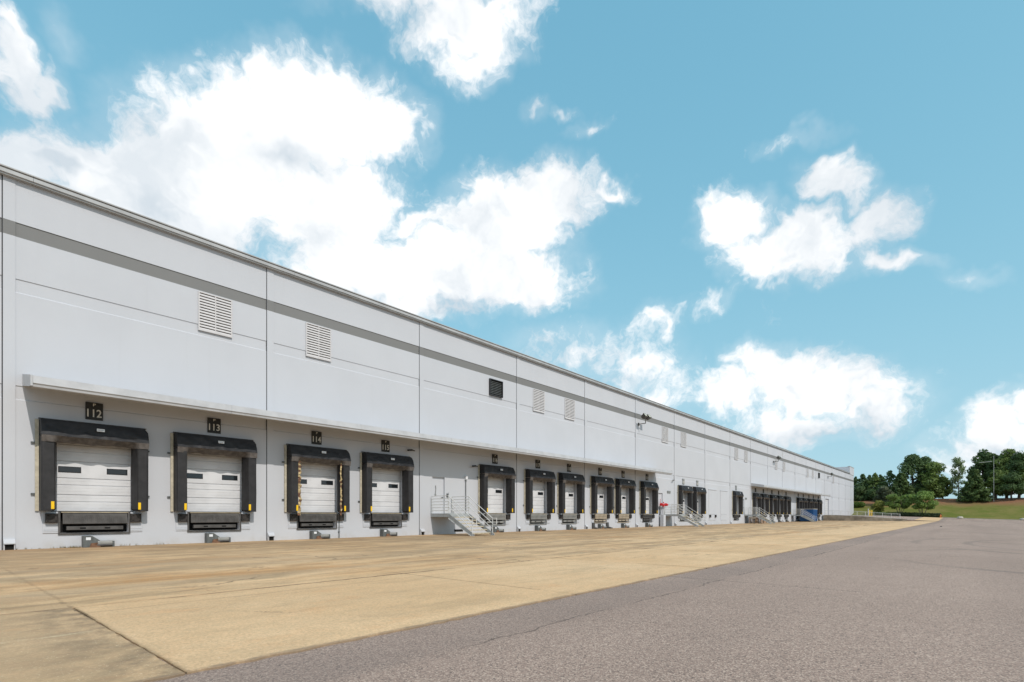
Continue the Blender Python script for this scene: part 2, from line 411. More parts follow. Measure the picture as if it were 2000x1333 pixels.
# ---- concrete apron
def concrete_mat():
    t = NT('apron_concrete')
    geo = t.N.new('ShaderNodeNewGeometry'); P = geo.outputs['Position']
    x, y, z = t.sep(P)
    warm = rgb(0.66, 0.43, 0.235); pale = rgb(0.75, 0.525, 0.315); grey = rgb(0.42, 0.31, 0.205)
    brown = rgb(0.215, 0.135, 0.070); rust = rgb(0.55, 0.25, 0.065)
    n1 = t.ramp(t.noise(0.22, 5, 0.6, P), 0.32, 0.68)
    col = t.mix(n1, warm, pale)
    # streaks drawn out along the dock face by traffic and water
    st = t.noise(1.0, 6, 0.62, t.mapping(P, (0.20, 1.05, 1)), dist=0.8)
    st2 = t.noise(1.0, 6, 0.66, t.mapping(P, (0.05, 0.42, 1), (3.1, 1.7, 0)), dist=0.5)
    back = t.ramp(y, 8.3, 9.2)                       # the older pour beside the docks
    sf = t.math('MULTIPLY', t.ramp(st, 0.44, 0.64), t.math('MULTIPLY_ADD', back, 0.62, 0.12))
    col = t.mix(sf, col, brown)
    sf2 = t.math('MULTIPLY', t.ramp(st2, 0.46, 0.66), t.math('MULTIPLY_ADD', back, 0.62, 0.08))
    col = t.mix(sf2, col, grey)
    st3 = t.noise(1.0, 7, 0.7, t.mapping(P, (0.45, 0.9, 1), (5.0, 2.0, 0)), dist=0.8)
    col = t.mix(t.math('MULTIPLY', t.ramp(st3, 0.45, 0.68), t.math('MULTIPLY_ADD', back, 0.45, 0.16)), col, brown)
    rn = t.noise(1.0, 4, 0.6, t.mapping(P, (0.07, 0.30, 1), (9.0, 4.0, 0)))
    rf = t.math('MULTIPLY', t.math('MULTIPLY', t.ramp(rn, 0.50, 0.72), back), 0.48)
    col = t.mix(rf, col, rust)
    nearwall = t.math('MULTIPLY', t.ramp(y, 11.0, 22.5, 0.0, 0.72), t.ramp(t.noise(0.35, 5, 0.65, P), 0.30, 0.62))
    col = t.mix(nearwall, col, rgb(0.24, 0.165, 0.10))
    # slab to slab tone
    r = t.rnd()
    col = t.mix(t.math('MULTIPLY', r, 0.16), col, grey)
    # the slabs left of the nearest cross joint are greyer
    oldf = t.math('MULTIPLY', t.math('MULTIPLY', t.ramp(x, 1.45, 1.30), t.ramp(y, 9.4, 8.5, 0.15, 1.0)), t.ramp(t.noise(0.5, 4, 0.6, P), 0.25, 0.75, 0.25, 0.95))
    col = t.mix(oldf, col, rgb(0.37, 0.255, 0.155))
    # mottling: damp grey-green film, ochre bloom, scuffed smears beside the cross joint
    ma = t.noise(1.0, 6, 0.7, t.mapping(P, (0.55, 1.5, 1), (2.0, 7.0, 0)), dist=0.7)
    col = t.mix(t.math('MULTIPLY', t.ramp(ma, 0.48, 0.70), t.math('MULTIPLY_ADD', back, 0.22, 0.30)), col, rgb(0.235, 0.185, 0.112))
    mb_ = t.noise(1.0, 5, 0.65, t.mapping(P, (0.8, 1.3, 1), (12.0, 1.0, 0)))
    col = t.mix(t.ramp(mb_, 0.54, 0.72, 0, 0.38), col, rgb(0.62, 0.335, 0.16))
    left = t.math('MULTIPLY', t.ramp(x, 1.40, 1.34), t.ramp(y, 8.75, 8.55))
    sm = t.math('MULTIPLY', t.math('MULTIPLY', left, t.ramp(x, 0.2, 1.36)), t.ramp(t.noise(2.4, 5, 0.7, P), 0.38, 0.66, 0, 0.75))
    col = t.mix(sm, col, rgb(0.150, 0.112, 0.078))
    pj = t.math('ABSOLUTE', t.math('SUBTRACT', t.math('ADD', y, t.math('MULTIPLY_ADD', t.noise(3.0, 4, 0.7, P), 0.10, -0.05)), 6.72))
    pj = t.math('MULTIPLY', t.math('MULTIPLY', t.ramp(pj, 0.055, 0.02), left), t.ramp(t.noise(1.1, 3, 0.6, P), 0.40, 0.58, 0, 0.7))
    col = t.mix(pj, col, rgb(0.66, 0.54, 0.37))
    # fine grain, pits and pale grit
    g = t.noise(34, 6, 0.7, P)
    col = t.mix(t.ramp(g, 0.42, 0.62, 0.0, 0.42), col, rgb(0.30, 0.215, 0.13))
    g3 = t.noise(6.0, 5, 0.7, P)
    col = t.mix(t.ramp(g3, 0.42, 0.70, 0.0, 0.26), col, rgb(0.40, 0.31, 0.19))
    gp = t.noise(60, 3, 0.6, P)
    col = t.mix(t.ramp(gp, 0.62, 0.72, 0.0, 0.65), col, rgb(0.80, 0.68, 0.50))
    v = t.N.new('ShaderNodeTexVoronoi'); v.feature = 'DISTANCE_TO_EDGE'; v.inputs['Scale'].default_value = 0.23
    wv = t.N.new('ShaderNodeVectorMath'); wv.operation = 'MULTIPLY_ADD'
    t.L.new(t.noise(1.3, 5, 0.65, P, 'Color'), wv.inputs[0]); wv.inputs[1].default_value = (1.4, 1.4, 0); t.L.new(P, wv.inputs[2])
    t.L.new(wv.outputs[0], v.inputs['Vector'])
    cr = t.math('MULTIPLY', t.ramp(v.outputs[0], 0.006, 0.0), t.ramp(t.noise(0.35, 2, 0.5, P), 0.52, 0.60))
    col = t.mix(t.math('MULTIPLY', cr, 0.75), col, rgb(0.10, 0.075, 0.05))
    # dirt packed in and around the open joints
    def jl(coord, pos, w, mask):
        wb = t.math('MULTIPLY_ADD', t.noise(2.2, 5, 0.75, P), 0.16, -0.08)
        return t.math('MULTIPLY', t.ramp(t.math('ABSOLUTE', t.math('SUBTRACT', t.math('ADD', coord, wb), pos)), w, w * 0.35), mask)
    patch = t.ramp(t.noise(0.55, 4, 0.65, P), 0.40, 0.56, 0.12, 0.85)
    j1 = jl(y, 8.62, 0.06, patch); j1b = t.math('MULTIPLY', jl(y, 8.02, 0.05, t.ramp(x, 0.9, 1.5)), 0.18)
    j2 = jl(x, 1.36, 0.035, t.math('MULTIPLY', patch, t.ramp(y, 9.6, 8.4, 0.3, 1.0)))
    fx = t.math('FRACT', t.math('DIVIDE', t.math('SUBTRACT', x, 1.36 - 2.595), 5.19))
    j3 = t.math('MULTIPLY', t.ramp(t.math('ABSOLUTE', t.math('SUBTRACT', fx, 0.5)), 0.0075, 0.002), t.math('MULTIPLY', patch, 0.7))
    j3 = t.math('MULTIPLY', j3, t.ramp(y, 9.2, 8.6, 0.25, 1.0))
    jj = t.math('MAXIMUM', t.math('MAXIMUM', j1, j1b), t.math('MAXIMUM', j2, j3))
    col = t.mix(jj, col, rgb(0.115, 0.078, 0.045))
    eg = t.ramp(t.math('ADD', y, t.math('MULTIPLY_ADD', t.noise(5.0, 4, 0.7, P), 0.12, -0.06)), 4.50, 4.42, 0, 0.75)
    eg = t.math('MULTIPLY', eg, t.ramp(y, 12, 10))
    col = t.mix(eg, col, rgb(0.17, 0.13, 0.095))
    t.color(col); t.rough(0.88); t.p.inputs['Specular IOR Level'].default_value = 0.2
    h = t.math('ADD', g, t.math('MULTIPLY', gp, 0.5))
    t.bump(h, 0.35, 0.008)
    return t.mat
M['concrete'] = concrete_mat()

def asphalt_mat():
    t = NT('lot_asphalt')
    geo = t.N.new('ShaderNodeNewGeometry'); P = geo.outputs['Position']
    x, y, z = t.sep(P)
    n = t.ramp(t.noise(0.13, 5, 0.6, P), 0.3, 0.7)
    col = t.mix(n, rgb(0.290, 0.212, 0.176), rgb(0.365, 0.270, 0.226))
    m = t.ramp(t.noise(1.6, 6, 0.7, P), 0.3, 0.75)
    col = t.mix(t.math('MULTIPLY', m, 0.35), col, rgb(0.25, 0.182, 0.150))
    # stone aggregate
    v = t.N.new('ShaderNodeTexVoronoi'); v.inputs['Scale'].default_value = 85; t.L.new(P, v.inputs['Vector'])
    sp = t.N.new('ShaderNodeSeparateColor'); t.L.new(v.outputs['Color'], sp.inputs[0])
    cell = sp.outputs[0]
    col = t.mix(t.ramp(cell, 0.60, 0.95, 0, 0.65), col, rgb(0.58, 0.46, 0.38))
    col = t.mix(t.ramp(cell, 0.30, 0.02, 0, 0.65), col, rgb(0.075, 0.066, 0.062))
    g2 = t.noise(22, 5, 0.75, P)
    col = t.mix(t.ramp(g2, 0.48, 0.72, 0, 0.32), col, rgb(0.13, 0.10, 0.085))
    # sealed strip along the concrete
    wob = t.math('MULTIPLY_ADD', t.noise(0.6, 4, 0.6, P), 0.5, -0.25)
    yy = t.math('ADD', y, wob)
    strip = t.math('MULTIPLY', t.ramp(yy, 3.35, 3.6), t.ramp(yy, 4.75, 4.5))
    col = t.mix(t.math('MULTIPLY', strip, t.ramp(t.noise(0.3, 4, 0.6, P), 0.3, 0.7, 0.10, 0.34)), col, rgb(0.13, 0.115, 0.11))
    # crack lines
    def crack(coord, pos, w, amp, sc, mask):
        wb = t.math('MULTIPLY_ADD', t.noise(sc, 5, 0.7, P), amp, -amp / 2)
        dd = t.math('ABSOLUTE', t.math('SUBTRACT', t.math('ADD', coord, wb), pos))
        return t.math('MULTIPLY', t.ramp(dd, w, w * 0.3), mask)
    mk = t.ramp(t.noise(0.45, 3, 0.6, P), 0.42, 0.52)
    c1 = crack(y, 3.45, 0.022, 0.45, 1.1, mk)
    c2 = crack(x, 9.8, 0.022, 0.25, 1.5, t.ramp(y, 0.9, 1.4))
    c3 = crack(x, 20.0, 0.03, 0.4, 0.8, t.ramp(t.noise(0.3, 2, 0.5, P), 0.45, 0.55))
    c4 = crack(y, -7.0, 0.03, 0.6, 0.5, t.ramp(t.noise(0.2, 2, 0.5, P), 0.5, 0.58))
    c5 = crack(x, 44.0, 0.06, 1.0, 0.3, 1.0)
    c = t.math('MAXIMUM', t.math('MAXIMUM', c1, c2), t.math('MAXIMUM', c3, t.math('MAXIMUM', c4, c5)))
    col = t.mix(t.math('MULTIPLY', c, 0.62), col, rgb(0.025, 0.022, 0.02))
    # tyre scrub arcs
    arcs = None
    for cx, cy, r in ((30, -9, 9.0), (30.5, -9.4, 11.2), (24, -14, 12.0), (41, -13, 10), (20, -3.5, 5.5), (36, -5, 6.5), (52, -12, 12), (16, -12, 9), (16, -12, 10.8)):
        dx = t.math('SUBTRACT', x, cx); dy = t.math('SUBTRACT', y, cy)
        rr = t.math('SQRT', t.math('ADD', t.math('MULTIPLY', dx, dx), t.math('MULTIPLY', dy, dy)))
        a = t.ramp(t.math('ABSOLUTE', t.math('SUBTRACT', rr, r)), 0.28, 0.05)
        arcs = a if arcs is None else t.math('MAXIMUM', arcs, a)
    arcs = t.math('MULTIPLY', arcs, t.ramp(t.noise(0.12, 3, 0.6, P), 0.40, 0.60, 0, 0.40))
    paths = t.noise(1.0, 3, 0.5, t.mapping(P, (0.02, 0.42, 1)))
    col = t.mix(t.ramp(paths, 0.45, 0.68, 0, 0.30), col, rgb(0.20, 0.15, 0.128))
    oil = t.noise(0.7, 4, 0.6, P)
    col = t.mix(t.ramp(oil, 0.66, 0.78, 0, 0.45), col, rgb(0.10, 0.08, 0.07))
    col = t.mix(arcs, col, rgb(0.12, 0.105, 0.098))
    t.color(col); t.rough(0.9); t.p.inputs['Specular IOR Level'].default_value = 0.2
    t.bump(t.math('ADD', v.outputs['Distance'], g2), 0.5, 0.006)
    return t.mat
M['asphalt'] = asphalt_mat()

def grass_mat():
    t = NT('bank_grass')
    geo = t.N.new('ShaderNodeNewGeometry'); P = geo.outputs['Position']
    x, y, z = t.sep(P)
    n = t.ramp(t.noise(0.25, 5, 0.65, P), 0.3, 0.7)
    col = t.mix(n, rgb(0.110, 0.132, 0.026), rgb(0.190, 0.165, 0.055))
    n2 = t.ramp(t.noise(1.4, 5, 0.7, P), 0.35, 0.7)
    col = t.mix(t.math('MULTIPLY', n2, 0.4), col, rgb(0.10, 0.115, 0.028))
    zz = t.math('ADD', z, t.math('MULTIPLY_ADD', t.noise(0.12, 4, 0.6, P), 3.0, -1.5))
    soil = t.ramp(zz, 3.5, 5.3)
    col = t.mix(soil, col, rgb(0.24, 0.125, 0.072))
    t.color(col); t.rough(0.95); t.p.inputs['Specular IOR Level'].default_value = 0.1
    t.bump(t.noise(3, 5, 0.7, P), 0.6, 0.15)
    return t.mat
M['grass'] = grass_mat()

# ------------------------------------------------------------------ ground
def sst(a, b, v):
    t = max(0.0, min(1.0, (v - a) / (b - a))); return t * t * (3 - 2 * t)
END = 134.3                                   # retaining wall line
def up_z(X, Y):
    A = 1.18 * sst(2, 24, Y); B = 1.1 * sst(-14, 22, Y)
    k = sst(END, 172, X); return A + (B - A) * k
def bank_z(X, Y):
    z0 = up_z(172, Y)
    crest = 5.9 + 0.5 * noise.noise(Vector((Y * 0.03, 1.3, 0)))
    t = max(0.0, min(1.0, (X - 172) / 30.0))
    k = (0.35 * t + 0.65 * t * t * (3 - 2 * t))
    z = z0 + (crest - z0) * k
    if X > 202: z -= (X - 202) * 0.03
    return z + 0.12 * noise.noise(Vector((X * 0.15, Y * 0.15, 0))) * min(1, t * 5)

def sheet(name, xs, ys, zf, mat):
    b = MB(); nx, ny = len(xs), len(ys)
    vs = [(x, y, zf(x, y)) for y in ys for x in xs]
    fs = [(j * nx + i, j * nx + i + 1, (j + 1) * nx + i + 1, (j + 1) * nx + i) for j in range(ny - 1) for i in range(nx - 1)]
    b.add(vs, fs); return b.build(name, mat, smooth=True, fix=False)
def lin(a, b, n): return [a + (b - a) * i / n for i in range(n + 1)]

lot = sheet('asphalt_lot', [-90, -60, -30] + lin(-20, END, 30), lin(-230, 4, 20) + [24.4], lambda x, y: 0.0, M['asphalt'])
tag(lot, 'wide weathered grey asphalt lot beside the concrete apron', kind='structure')
upd = sheet('upper_drive', lin(END, 172, 16), lin(-230, -20, 8) + lin(-16, 24, 20) + [34, 60, 120], up_z, M['asphalt'])
tag(upd, 'grey asphalt drive rising behind the retaining wall', kind='structure')
# side faces of the little step down to the apron
b = MB(); ys = lin(2, 24.3, 16)
for a, c in zip(ys, ys[1:]):
    b.quad((END, a, -0.01), (END, c, -0.01), (END, c, up_z(END, c)), (END, a, up_z(END, a)))
tag(b.build('drive_edge', M['asphalt']), 'sloping asphalt edge where the upper drive meets the apron', kind='structure')
bank = sheet('grass_bank', lin(172.3, 206, 34) + [215, 235, 270, 330, 450, 700], lin(-420, -120, 12) + lin(-110, 120, 70) + lin(140, 420, 10), bank_z, M['grass'])
tag(bank, 'grassy bank with red soil crest behind the lot', kind='structure')
b = MB(); ys = lin(-200, 60, 52)
for a, c in zip(ys, ys[1:]):
    za, zc = up_z(172, a), up_z(172, c)
    vs = [(172.0, a, za - .05), (172.0, c, zc - .05), (172.0, c, zc + .14), (172.0, a, za + .14), (172.25, a, za + .14), (172.25, c, zc + .14), (172.4, a, za - .1), (172.4, c, zc - .1)]
    b.add(vs, ((0, 1, 2, 3), (3, 2, 5, 4), (4, 5, 7, 6)))
tag(b.build('curb', M['curb']), 'low concrete curb between asphalt and grass', kind='structure')

# apron of separate slabs with open joints
apron = empty('concrete_apron', (0, 0, 0))
tag(apron, 'tan stained concrete truck apron in front of the docks', kind='structure')
def slab(x0, x1, y0, y1, gap, rough, zf=None, name='slab'):
    rx = random.Random(int(x0 * 131 + y0 * 977))
    x0 += gap; x1 -= gap; y0 += gap; y1 -= gap
    pts = []
    def edge(ax, ay, bx, by):
        ln = math.hypot(bx - ax, by - ay); n = max(2, int(ln / (0.12 if rough > 0.004 else 1.2)))
        for i in range(n):
            t = i / n
            fr = 2.6 if (abs(y0 - 4.42) < 0.05 and ay == by and ay < 5 and rough > 0.004) else 1.0
            jx = rx.uniform(-1, 1) * rough; jy = rx.uniform(-1, 1) * rough * fr
            if rx.random() < 0.06 and rough > 0.004: jx *= 3; jy *= 3
            pts.append((ax + (bx - ax) * t + jx, ay + (by - ay) * t + jy))
    edge(x0, y0, x1, y0); edge(x1, y0, x1, y1); edge(x1, y1, x0, y1); edge(x0, y1, x0, y0)
    zt = 0.022 + rx.uniform(-0.003, 0.003)
    zf = zf or (lambda x, y: 0.0)
    n = len(pts)
    c = 0.006
    cx, cy = (x0 + x1) / 2, (y0 + y1) / 2
    inn = [(px + (c if px < cx else -c), py + (c if py < cy else -c)) for px, py in pts]
    vs = [(px, py, zf(px, py) - 0.02) for px, py in pts] + [(px, py, zf(px, py) + zt - c) for px, py in pts] + [(px, py, zf(px, py) + zt) for px, py in inn]
    fs = []
    for i in range(n):
        j = (i + 1) % n
        fs.append((i, j, n + j, n + i)); fs.append((n + i, n + j, 2 * n + j, 2 * n + i))
    fs.append(tuple(range(2 * n, 3 * n)))
    b = MB(); b.add(vs, fs)
    return b.build(name, M['concrete'], apron)
XJ = [1.36 + 5.19 * k for k in range(-5, 26)]
XJ[-1] = END - 0.1
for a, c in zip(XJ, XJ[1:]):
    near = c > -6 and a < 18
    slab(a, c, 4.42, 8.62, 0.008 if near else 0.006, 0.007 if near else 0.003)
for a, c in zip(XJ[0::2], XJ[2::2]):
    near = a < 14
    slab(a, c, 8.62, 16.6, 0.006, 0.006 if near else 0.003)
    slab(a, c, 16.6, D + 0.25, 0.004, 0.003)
# pale concrete drive climbing away at the far end
for k in range(7):
    x0 = END + 5.2 * k + 0.1
    def zf(x, y): return up_z(x, y)
    # a gridded slab so that it follows the slope
    n = 6; xs = lin(x0, x0 + 5.18, n); yy = lin(4.4 - 0.0 * k, 8.3, n)
    bb = MB()
    bb.add([(x, y, zf(x, y) + 0.03) for y in yy for x in xs],
           [(j * (n + 1) + i, j * (n + 1) + i + 1, (j + 1) * (n + 1) + i + 1, (j + 1) * (n + 1) + i) for j in range(n) for i in range(n)])
    bb.build('drive_slab', M['concrete'], apron)

# ------------------------------------------------------------------ warehouse
wh = empty('warehouse', (0, D, 0))
tag(wh, 'long pale grey tilt-up concrete warehouse with a dark stripe and a row of loading docks', 'warehouse')
J = [-15.8, -6.9, 2.04, 10.91, 19.93, 28.86, 37.81, 46.86, 55.93, 64.98, 74.11, 83.13] + [83.13 + 9.03 * k for k in range(1, 11)] + [178.3]
ROOF = 12.98
BANDS = [(10.78, 11.28, 1), (8.86, 9.34, 0), (5.18, 5.67, 0)]        # z0,z1,stripe
W_SEAL = 3.15; OPEN0, OPEN1 = 0.31, 2.84                              # opening inside the seal
DOCK_A, DOCK_B = 0.93, 5.06
dock_bays = {2: 'ab', 3: 'ab', 4: 'b', 5: 'ab', 6: 'ab', 7: 'a', 8: 'ab', 10: 'a', 11: 'ab', 12: 'ab', 13: 'a', 14: 'ab', 15: 'ab', 16: 'a'}
door_bays = {4: 'a', 7: 'b', 10: 'b', 13: 'b'}
docks = []                                                            # seal left edge
for i in sorted(dock_bays):
    for c in dock_bays[i]:
        docks.append((i, J[i] + (DOCK_A if c == 'a' else DOCK_B)))
doors = [(i, J[i] + (DOCK_A if c == 'a' else DOCK_B)) for i, c in sorted(door_bays.items())]
holes_by_bay = {}
for i, L0 in docks:
    holes_by_bay.setdefault(i, []).append((L0 + OPEN0, L0 + OPEN1, 1.33, 4.40))
    holes_by_bay[i].append((L0 + 0.57, L0 + 2.60, 0.56, 1.33))
for i, L0 in doors:
    holes_by_bay.setdefault(i, []).append((L0 + 0.03, L0 + 1.13, 1.30, 3.62))
holes_by_bay.setdefault(17, []).append((J[17] + 1.2, J[17] + 5.2, 1.1, 5.05))
# tall far end block
def wall_bay(i):
    s0, s1 = J[i] + 0.016, J[i + 1] - 0.016
    pil = s0 + 0.31
    top = ROOF - 0.1
    holes = holes_by_bay.get(i, [])
    xs = sorted({s0, pil, s1} | {h[0] for h in holes} | {h[1] for h in holes})
    zs = sorted({0.0, top} | {z for bnd in BANDS for z in bnd[:2]} | {h[2] for h in holes} | {h[3] for h in holes})
    b = MB(); FD, BD, CH = 0.022, 0.05, 0.03
    DEPTH = 0.46
    def ishole(xm, zm): return any(h[0] < xm < h[1] and h[2] < zm < h[3] for h in holes)
    for k in range(len(xs) - 1):
        xa, xb = xs[k], xs[k + 1]; xm = (xa + xb) / 2; field = xm > pil
        for l in range(len(zs) - 1):
            za, zb = zs[l], zs[l + 1]; zm = (za + zb) / 2
            band = next((bn for bn in BANDS if bn[0] < zm < bn[1]), None)
            if ishole(xm, zm): continue
            mi = 1 if (band and band[2]) else 0
            if not field:
                b.quad((xa, 0, za), (xb, 0, za), (xb, 0, zb), (xa, 0, zb), mi)
            elif band is None:
                b.quad((xa, FD, za), (xb, FD, za), (xb, FD, zb), (xa, FD, zb), mi)
            else:
                lo = za + (CH if abs(za - band[0]) < 1e-6 else 0); hi = zb - (CH * 0.4 if abs(zb - band[1]) < 1e-6 else 0)
                b.quad((xa, BD, lo), (xb, BD, lo), (xb, BD, hi), (xa, BD, hi), mi)
                b.quad((xa, FD, za), (xb, FD, za), (xb, BD, lo), (xa, BD, lo), mi)
                b.quad((xa, BD, hi), (xb, BD, hi), (xb, FD, zb), (xa, FD, zb), mi)
    # pilaster return and outer ends
    b.quad((pil, 0, 0), (pil, FD + .03, 0), (pil, FD + .03, top), (pil, 0, top))
    b.quad((s0, DEPTH, 0), (s0, 0, 0), (s0, 0, top), (s0, DEPTH, top))
    b.quad((s1, FD, 0), (s1, DEPTH, 0), (s1, DEPTH, top), (s1, FD, top))
    b.quad((s0, 0, top), (s1, 0, top), (s1, DEPTH, top), (s0, DEPTH, top))
    for h in holes:
        x0, x1, z0, z1 = h
        b.quad((x0, FD, z0), (x0, DEPTH, z0), (x0, DEPTH, z1), (x0, FD, z1))
        b.quad((x1, DEPTH, z0), (x1, FD, z0), (x1, FD, z1), (x1, DEPTH, z1))
        if not ishole((x0 + x1) / 2, z1 + 0.01): b.quad((x0, FD, z1), (x0, DEPTH, z1), (x1, DEPTH, z1), (x1, FD, z1))
        if not ishole((x0 + x1) / 2, z0 - 0.01):
            b.quad((x0, DEPTH, z0), (x0, FD, z0), (x1, FD, z0), (x1, DEPTH, z0))
        elif z0 > 1.2:                                   # floor ledges beside the pit
            for q in holes:
                if abs(q[3] - z0) < 1e-6:
                    for u0, u1 in ((x0, q[0]), (q[1], x1)):
                        b.quad((u0, DEPTH, z0), (u0, FD, z0), (u1, FD, z0), (u1, DEPTH, z0))
    return b.build('wall_panel', [M['wall'], M['stripe']], wh, fix=False)
for i in range(len(J) - 1): wall_bay(i)
# sealant in the panel joints, set back between panels
first = None
for s in J[1:-1]:
    if first is None:
        first = MB().box(-0.016, 0.016, 0.022, 0.06, 0, ROOF - 0.11).build('joint_sealant', M['joint'], wh); first.location = (s, 0, 0)
    else: inst(first, 'joint_sealant', wh, (s, 0, 0))
# shell behind the panels: ends, back, floor slab and roof
E0, E1, DEEP = J[0], J[-1], 70.0
MB().box(E0, E0 + 0.25, 0.461, DEEP, 0, ROOF - 0.1).build('end_wall', M['wall'], wh)
MB().box(E1 - 0.25, E1, 0.461, DEEP, 0, ROOF - 0.1).build('end_wall', M['wall'], wh)
MB().box(E0 + .25, E1 - .25, DEEP - 0.25, DEEP, 0, ROOF - 0.1).build('back_wall', M['wall'], wh)
MB().box(E0 + 0.26, E1 - 0.26, 0.462, DEEP - 0.26, ROOF - 0.6, ROOF - 0.35).build('roof', M['roof'], wh)
MB().box(E0 + 0.26, E1 - 0.26, 0.462, 8.0, 0.0, 1.28).build('floor_slab', M['roof'], wh)
MB().box(E0 + 0.26, E1 - 0.26, 8.0, 8.1, 1.28, ROOF - 0.6).build('inner_partition', M['dark'], wh)
# roof edge: gutter-like stepped fascia
prof = [(0.46, ROOF - 0.12), (0.0, ROOF - 0.12), (0.0, ROOF - 0.25), (-0.13, ROOF - 0.25), (-0.13, ROOF - 0.20), (-0.18, ROOF - 0.19), (-0.18, ROOF - 0.07), (-0.13, ROOF - 0.06), (-0.13, ROOF - 0.03), (-0.2, ROOF - 0.02), (-0.2, ROOF + 0.02), (0.46, ROOF + 0.03)]
prof = [(a - 0.003 if a == 0.0 else a, z) for a, z in prof]
cap_l = lin(E0 - 0.1, J[-2] - 2.3, 20)
for a, c in zip(cap_l, cap_l[1:]): MB().prism(prof, a + 0.004, c - 0.004).build('roof_coping', M['coping'], wh)
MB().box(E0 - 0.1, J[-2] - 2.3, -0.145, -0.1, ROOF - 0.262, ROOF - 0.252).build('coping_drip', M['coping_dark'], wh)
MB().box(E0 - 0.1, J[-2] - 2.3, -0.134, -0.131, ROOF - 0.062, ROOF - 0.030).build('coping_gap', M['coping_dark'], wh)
# taller block at the far end
tb = MB()
tb.box(J[-2] - 2.3, E1 + 0.05, -0.05, 0.36, ROOF - 0.35, 14.75)
tb.box(J[-2] - 2.3, J[-2] - 1.94, 0.36, 18, ROOF - 0.35, 14.75)
tb.box(E1 - 0.31, E1 + 0.05, 0.36, 18, ROOF - 0.35, 14.75)
tb.build('parapet_block', M['wall'], wh)
MB().box(J[-2] - 2.36, E1 + 0.1, -0.10, 0.42, 14.75, 14.9).build('parapet_cap', M['coping'], wh)
MB().box(J[-2] - 14, J[-2] - 2.4, 5.0, 18, ROOF - 0.3, 14.75).build('rooftop_housing', M['wall'], wh)

# louvres
def louver(s0, s1, z0, z1, dark=False):
    r = empty('louver_vent'); r.parent = wh; r.location = (s0, 0, z0)
    w, h = s1 - s0, z1 - z0
    p = 0.012 if not dark else -0.06
    MB().box(0.02, w - 0.02, 0.012, 0.0215, 0.02, h - 0.02).build('louver_back', M['louver_back'] if not dark else M['dark'], r)
    fr = MB()
    y0 = -0.035 if not dark else -0.11
    t = 0.05
    fr.box(0, t, y0, 0.02, 0, h); fr.box(w - t, w, y0, 0.02, 0, h)
    fr.box(t, w - t, y0, 0.02, 0, t); fr.box(t, w - t, y0, 0.02, h - t, h)
    if not dark: fr.box(w / 2 - 0.018, w / 2 + 0.018, y0 + 0.004, 0.012, t, h - t)
    fr.build('louver_frame', M['louver'] if not dark else M['black'], r)
    n = 13 if not dark else 9
    pitch = (h - 2 * t) / n; sl = None
    k = 0.66 if not dark else 0.36
    for q in range(n):
        z = t + pitch * q
        if sl is None:
            sl = MB().prism([(0.008, pitch * k), (-0.012, pitch * k), (-0.03, pitch * k * 0.35), (-0.03, 0.0), (0.008, 0.0)], t, w - t).build('louver_slat', M['louver'] if not dark else M['galv'], r); sl.location = (0, 0, z)
        else: inst(sl, 'louver_slat', r, (0, 0, z))
for s0, s1 in ((8.02, 9.38), (12.82, 14.17), (30.76, 32.15), (34.87, 36.27), (52.81, 54.3), (57.72, 59.2), (76.0, 77.4), (80.25, 81.7), (96.5, 97.9), (101.6, 103.0), (119.9, 121.3), (124.6, 126.0), (147.2, 148.6)):
    louver(s0, s1, 9.08, 10.74)
louver(25.95, 27.26, 9.43, 10.56, True)
louver(130.6, 131.9, 9.43, 10.56, True)

# canopies
def canopy(s0, s1, name='canopy'):
    r = empty(name); r.parent = wh; r.location = (s0, 0, 0); w = s1 - s0
    P_ = 1.8
    n = max(1, round(w / 6)); xs = lin(0, w, n)
    for a, c in zip(xs, xs[1:]):
        MB().prism([(-0.002, 6.08), (-P_ + 0.02, 5.74), (-P_ + 0.02, 5.64), (-0.002, 5.98)], a + .003, c - .003).build('roof_sheet', M['trim'], r)
        MB().prism([(-P_ + 0.02, 5.745), (-P_ - 0.02, 5.735), (-P_ - 0.055, 5.49), (-P_ - 0.02, 5.475), (-P_ + 0.0, 5.385), (-P_ + 0.12, 5.37), (-P_ + 0.12, 5.40), (-P_ + 0.02, 5.41)], a + .003, c - .003).build('fascia', M['trim'], r)
    fl = MB(); x = 0.12
    while x < w - 0.2:
        fl.prism([(-0.003, 5.97), (-P_ + 0.3, 5.69), (-P_ + 0.3, 5.58), (-0.003, 5.86)], x, x + 0.2); x += 0.3
    fl.build('soffit_rib', M['soffit'], r)['kind'] = 'stuff'
    MB().box(0.02, w - 0.02, -P_ + 0.14, -P_ + 0.28, 5.43, 5.635).build('edge_beam', M['soffit'], r)
    MB().prism([(-0.003, 6.085), (-P_ - 0.05, 5.745), (-P_ - 0.05, 5.40), (-P_ + 0.1, 5.40), (-0.003, 5.68)], -0.06, -0.003).build('end_cap', M['trim'], r)
    MB().prism([(-0.003, 6.085), (-P_ - 0.05, 5.745), (-P_ - 0.05, 5.40), (-P_ + 0.1, 5.40), (-0.003, 5.68)], w + 0.003, w + 0.06).build('end_cap', M['trim'], r)
    return r
canopy(2.60, 51.2); canopy(83.45, 133.6)

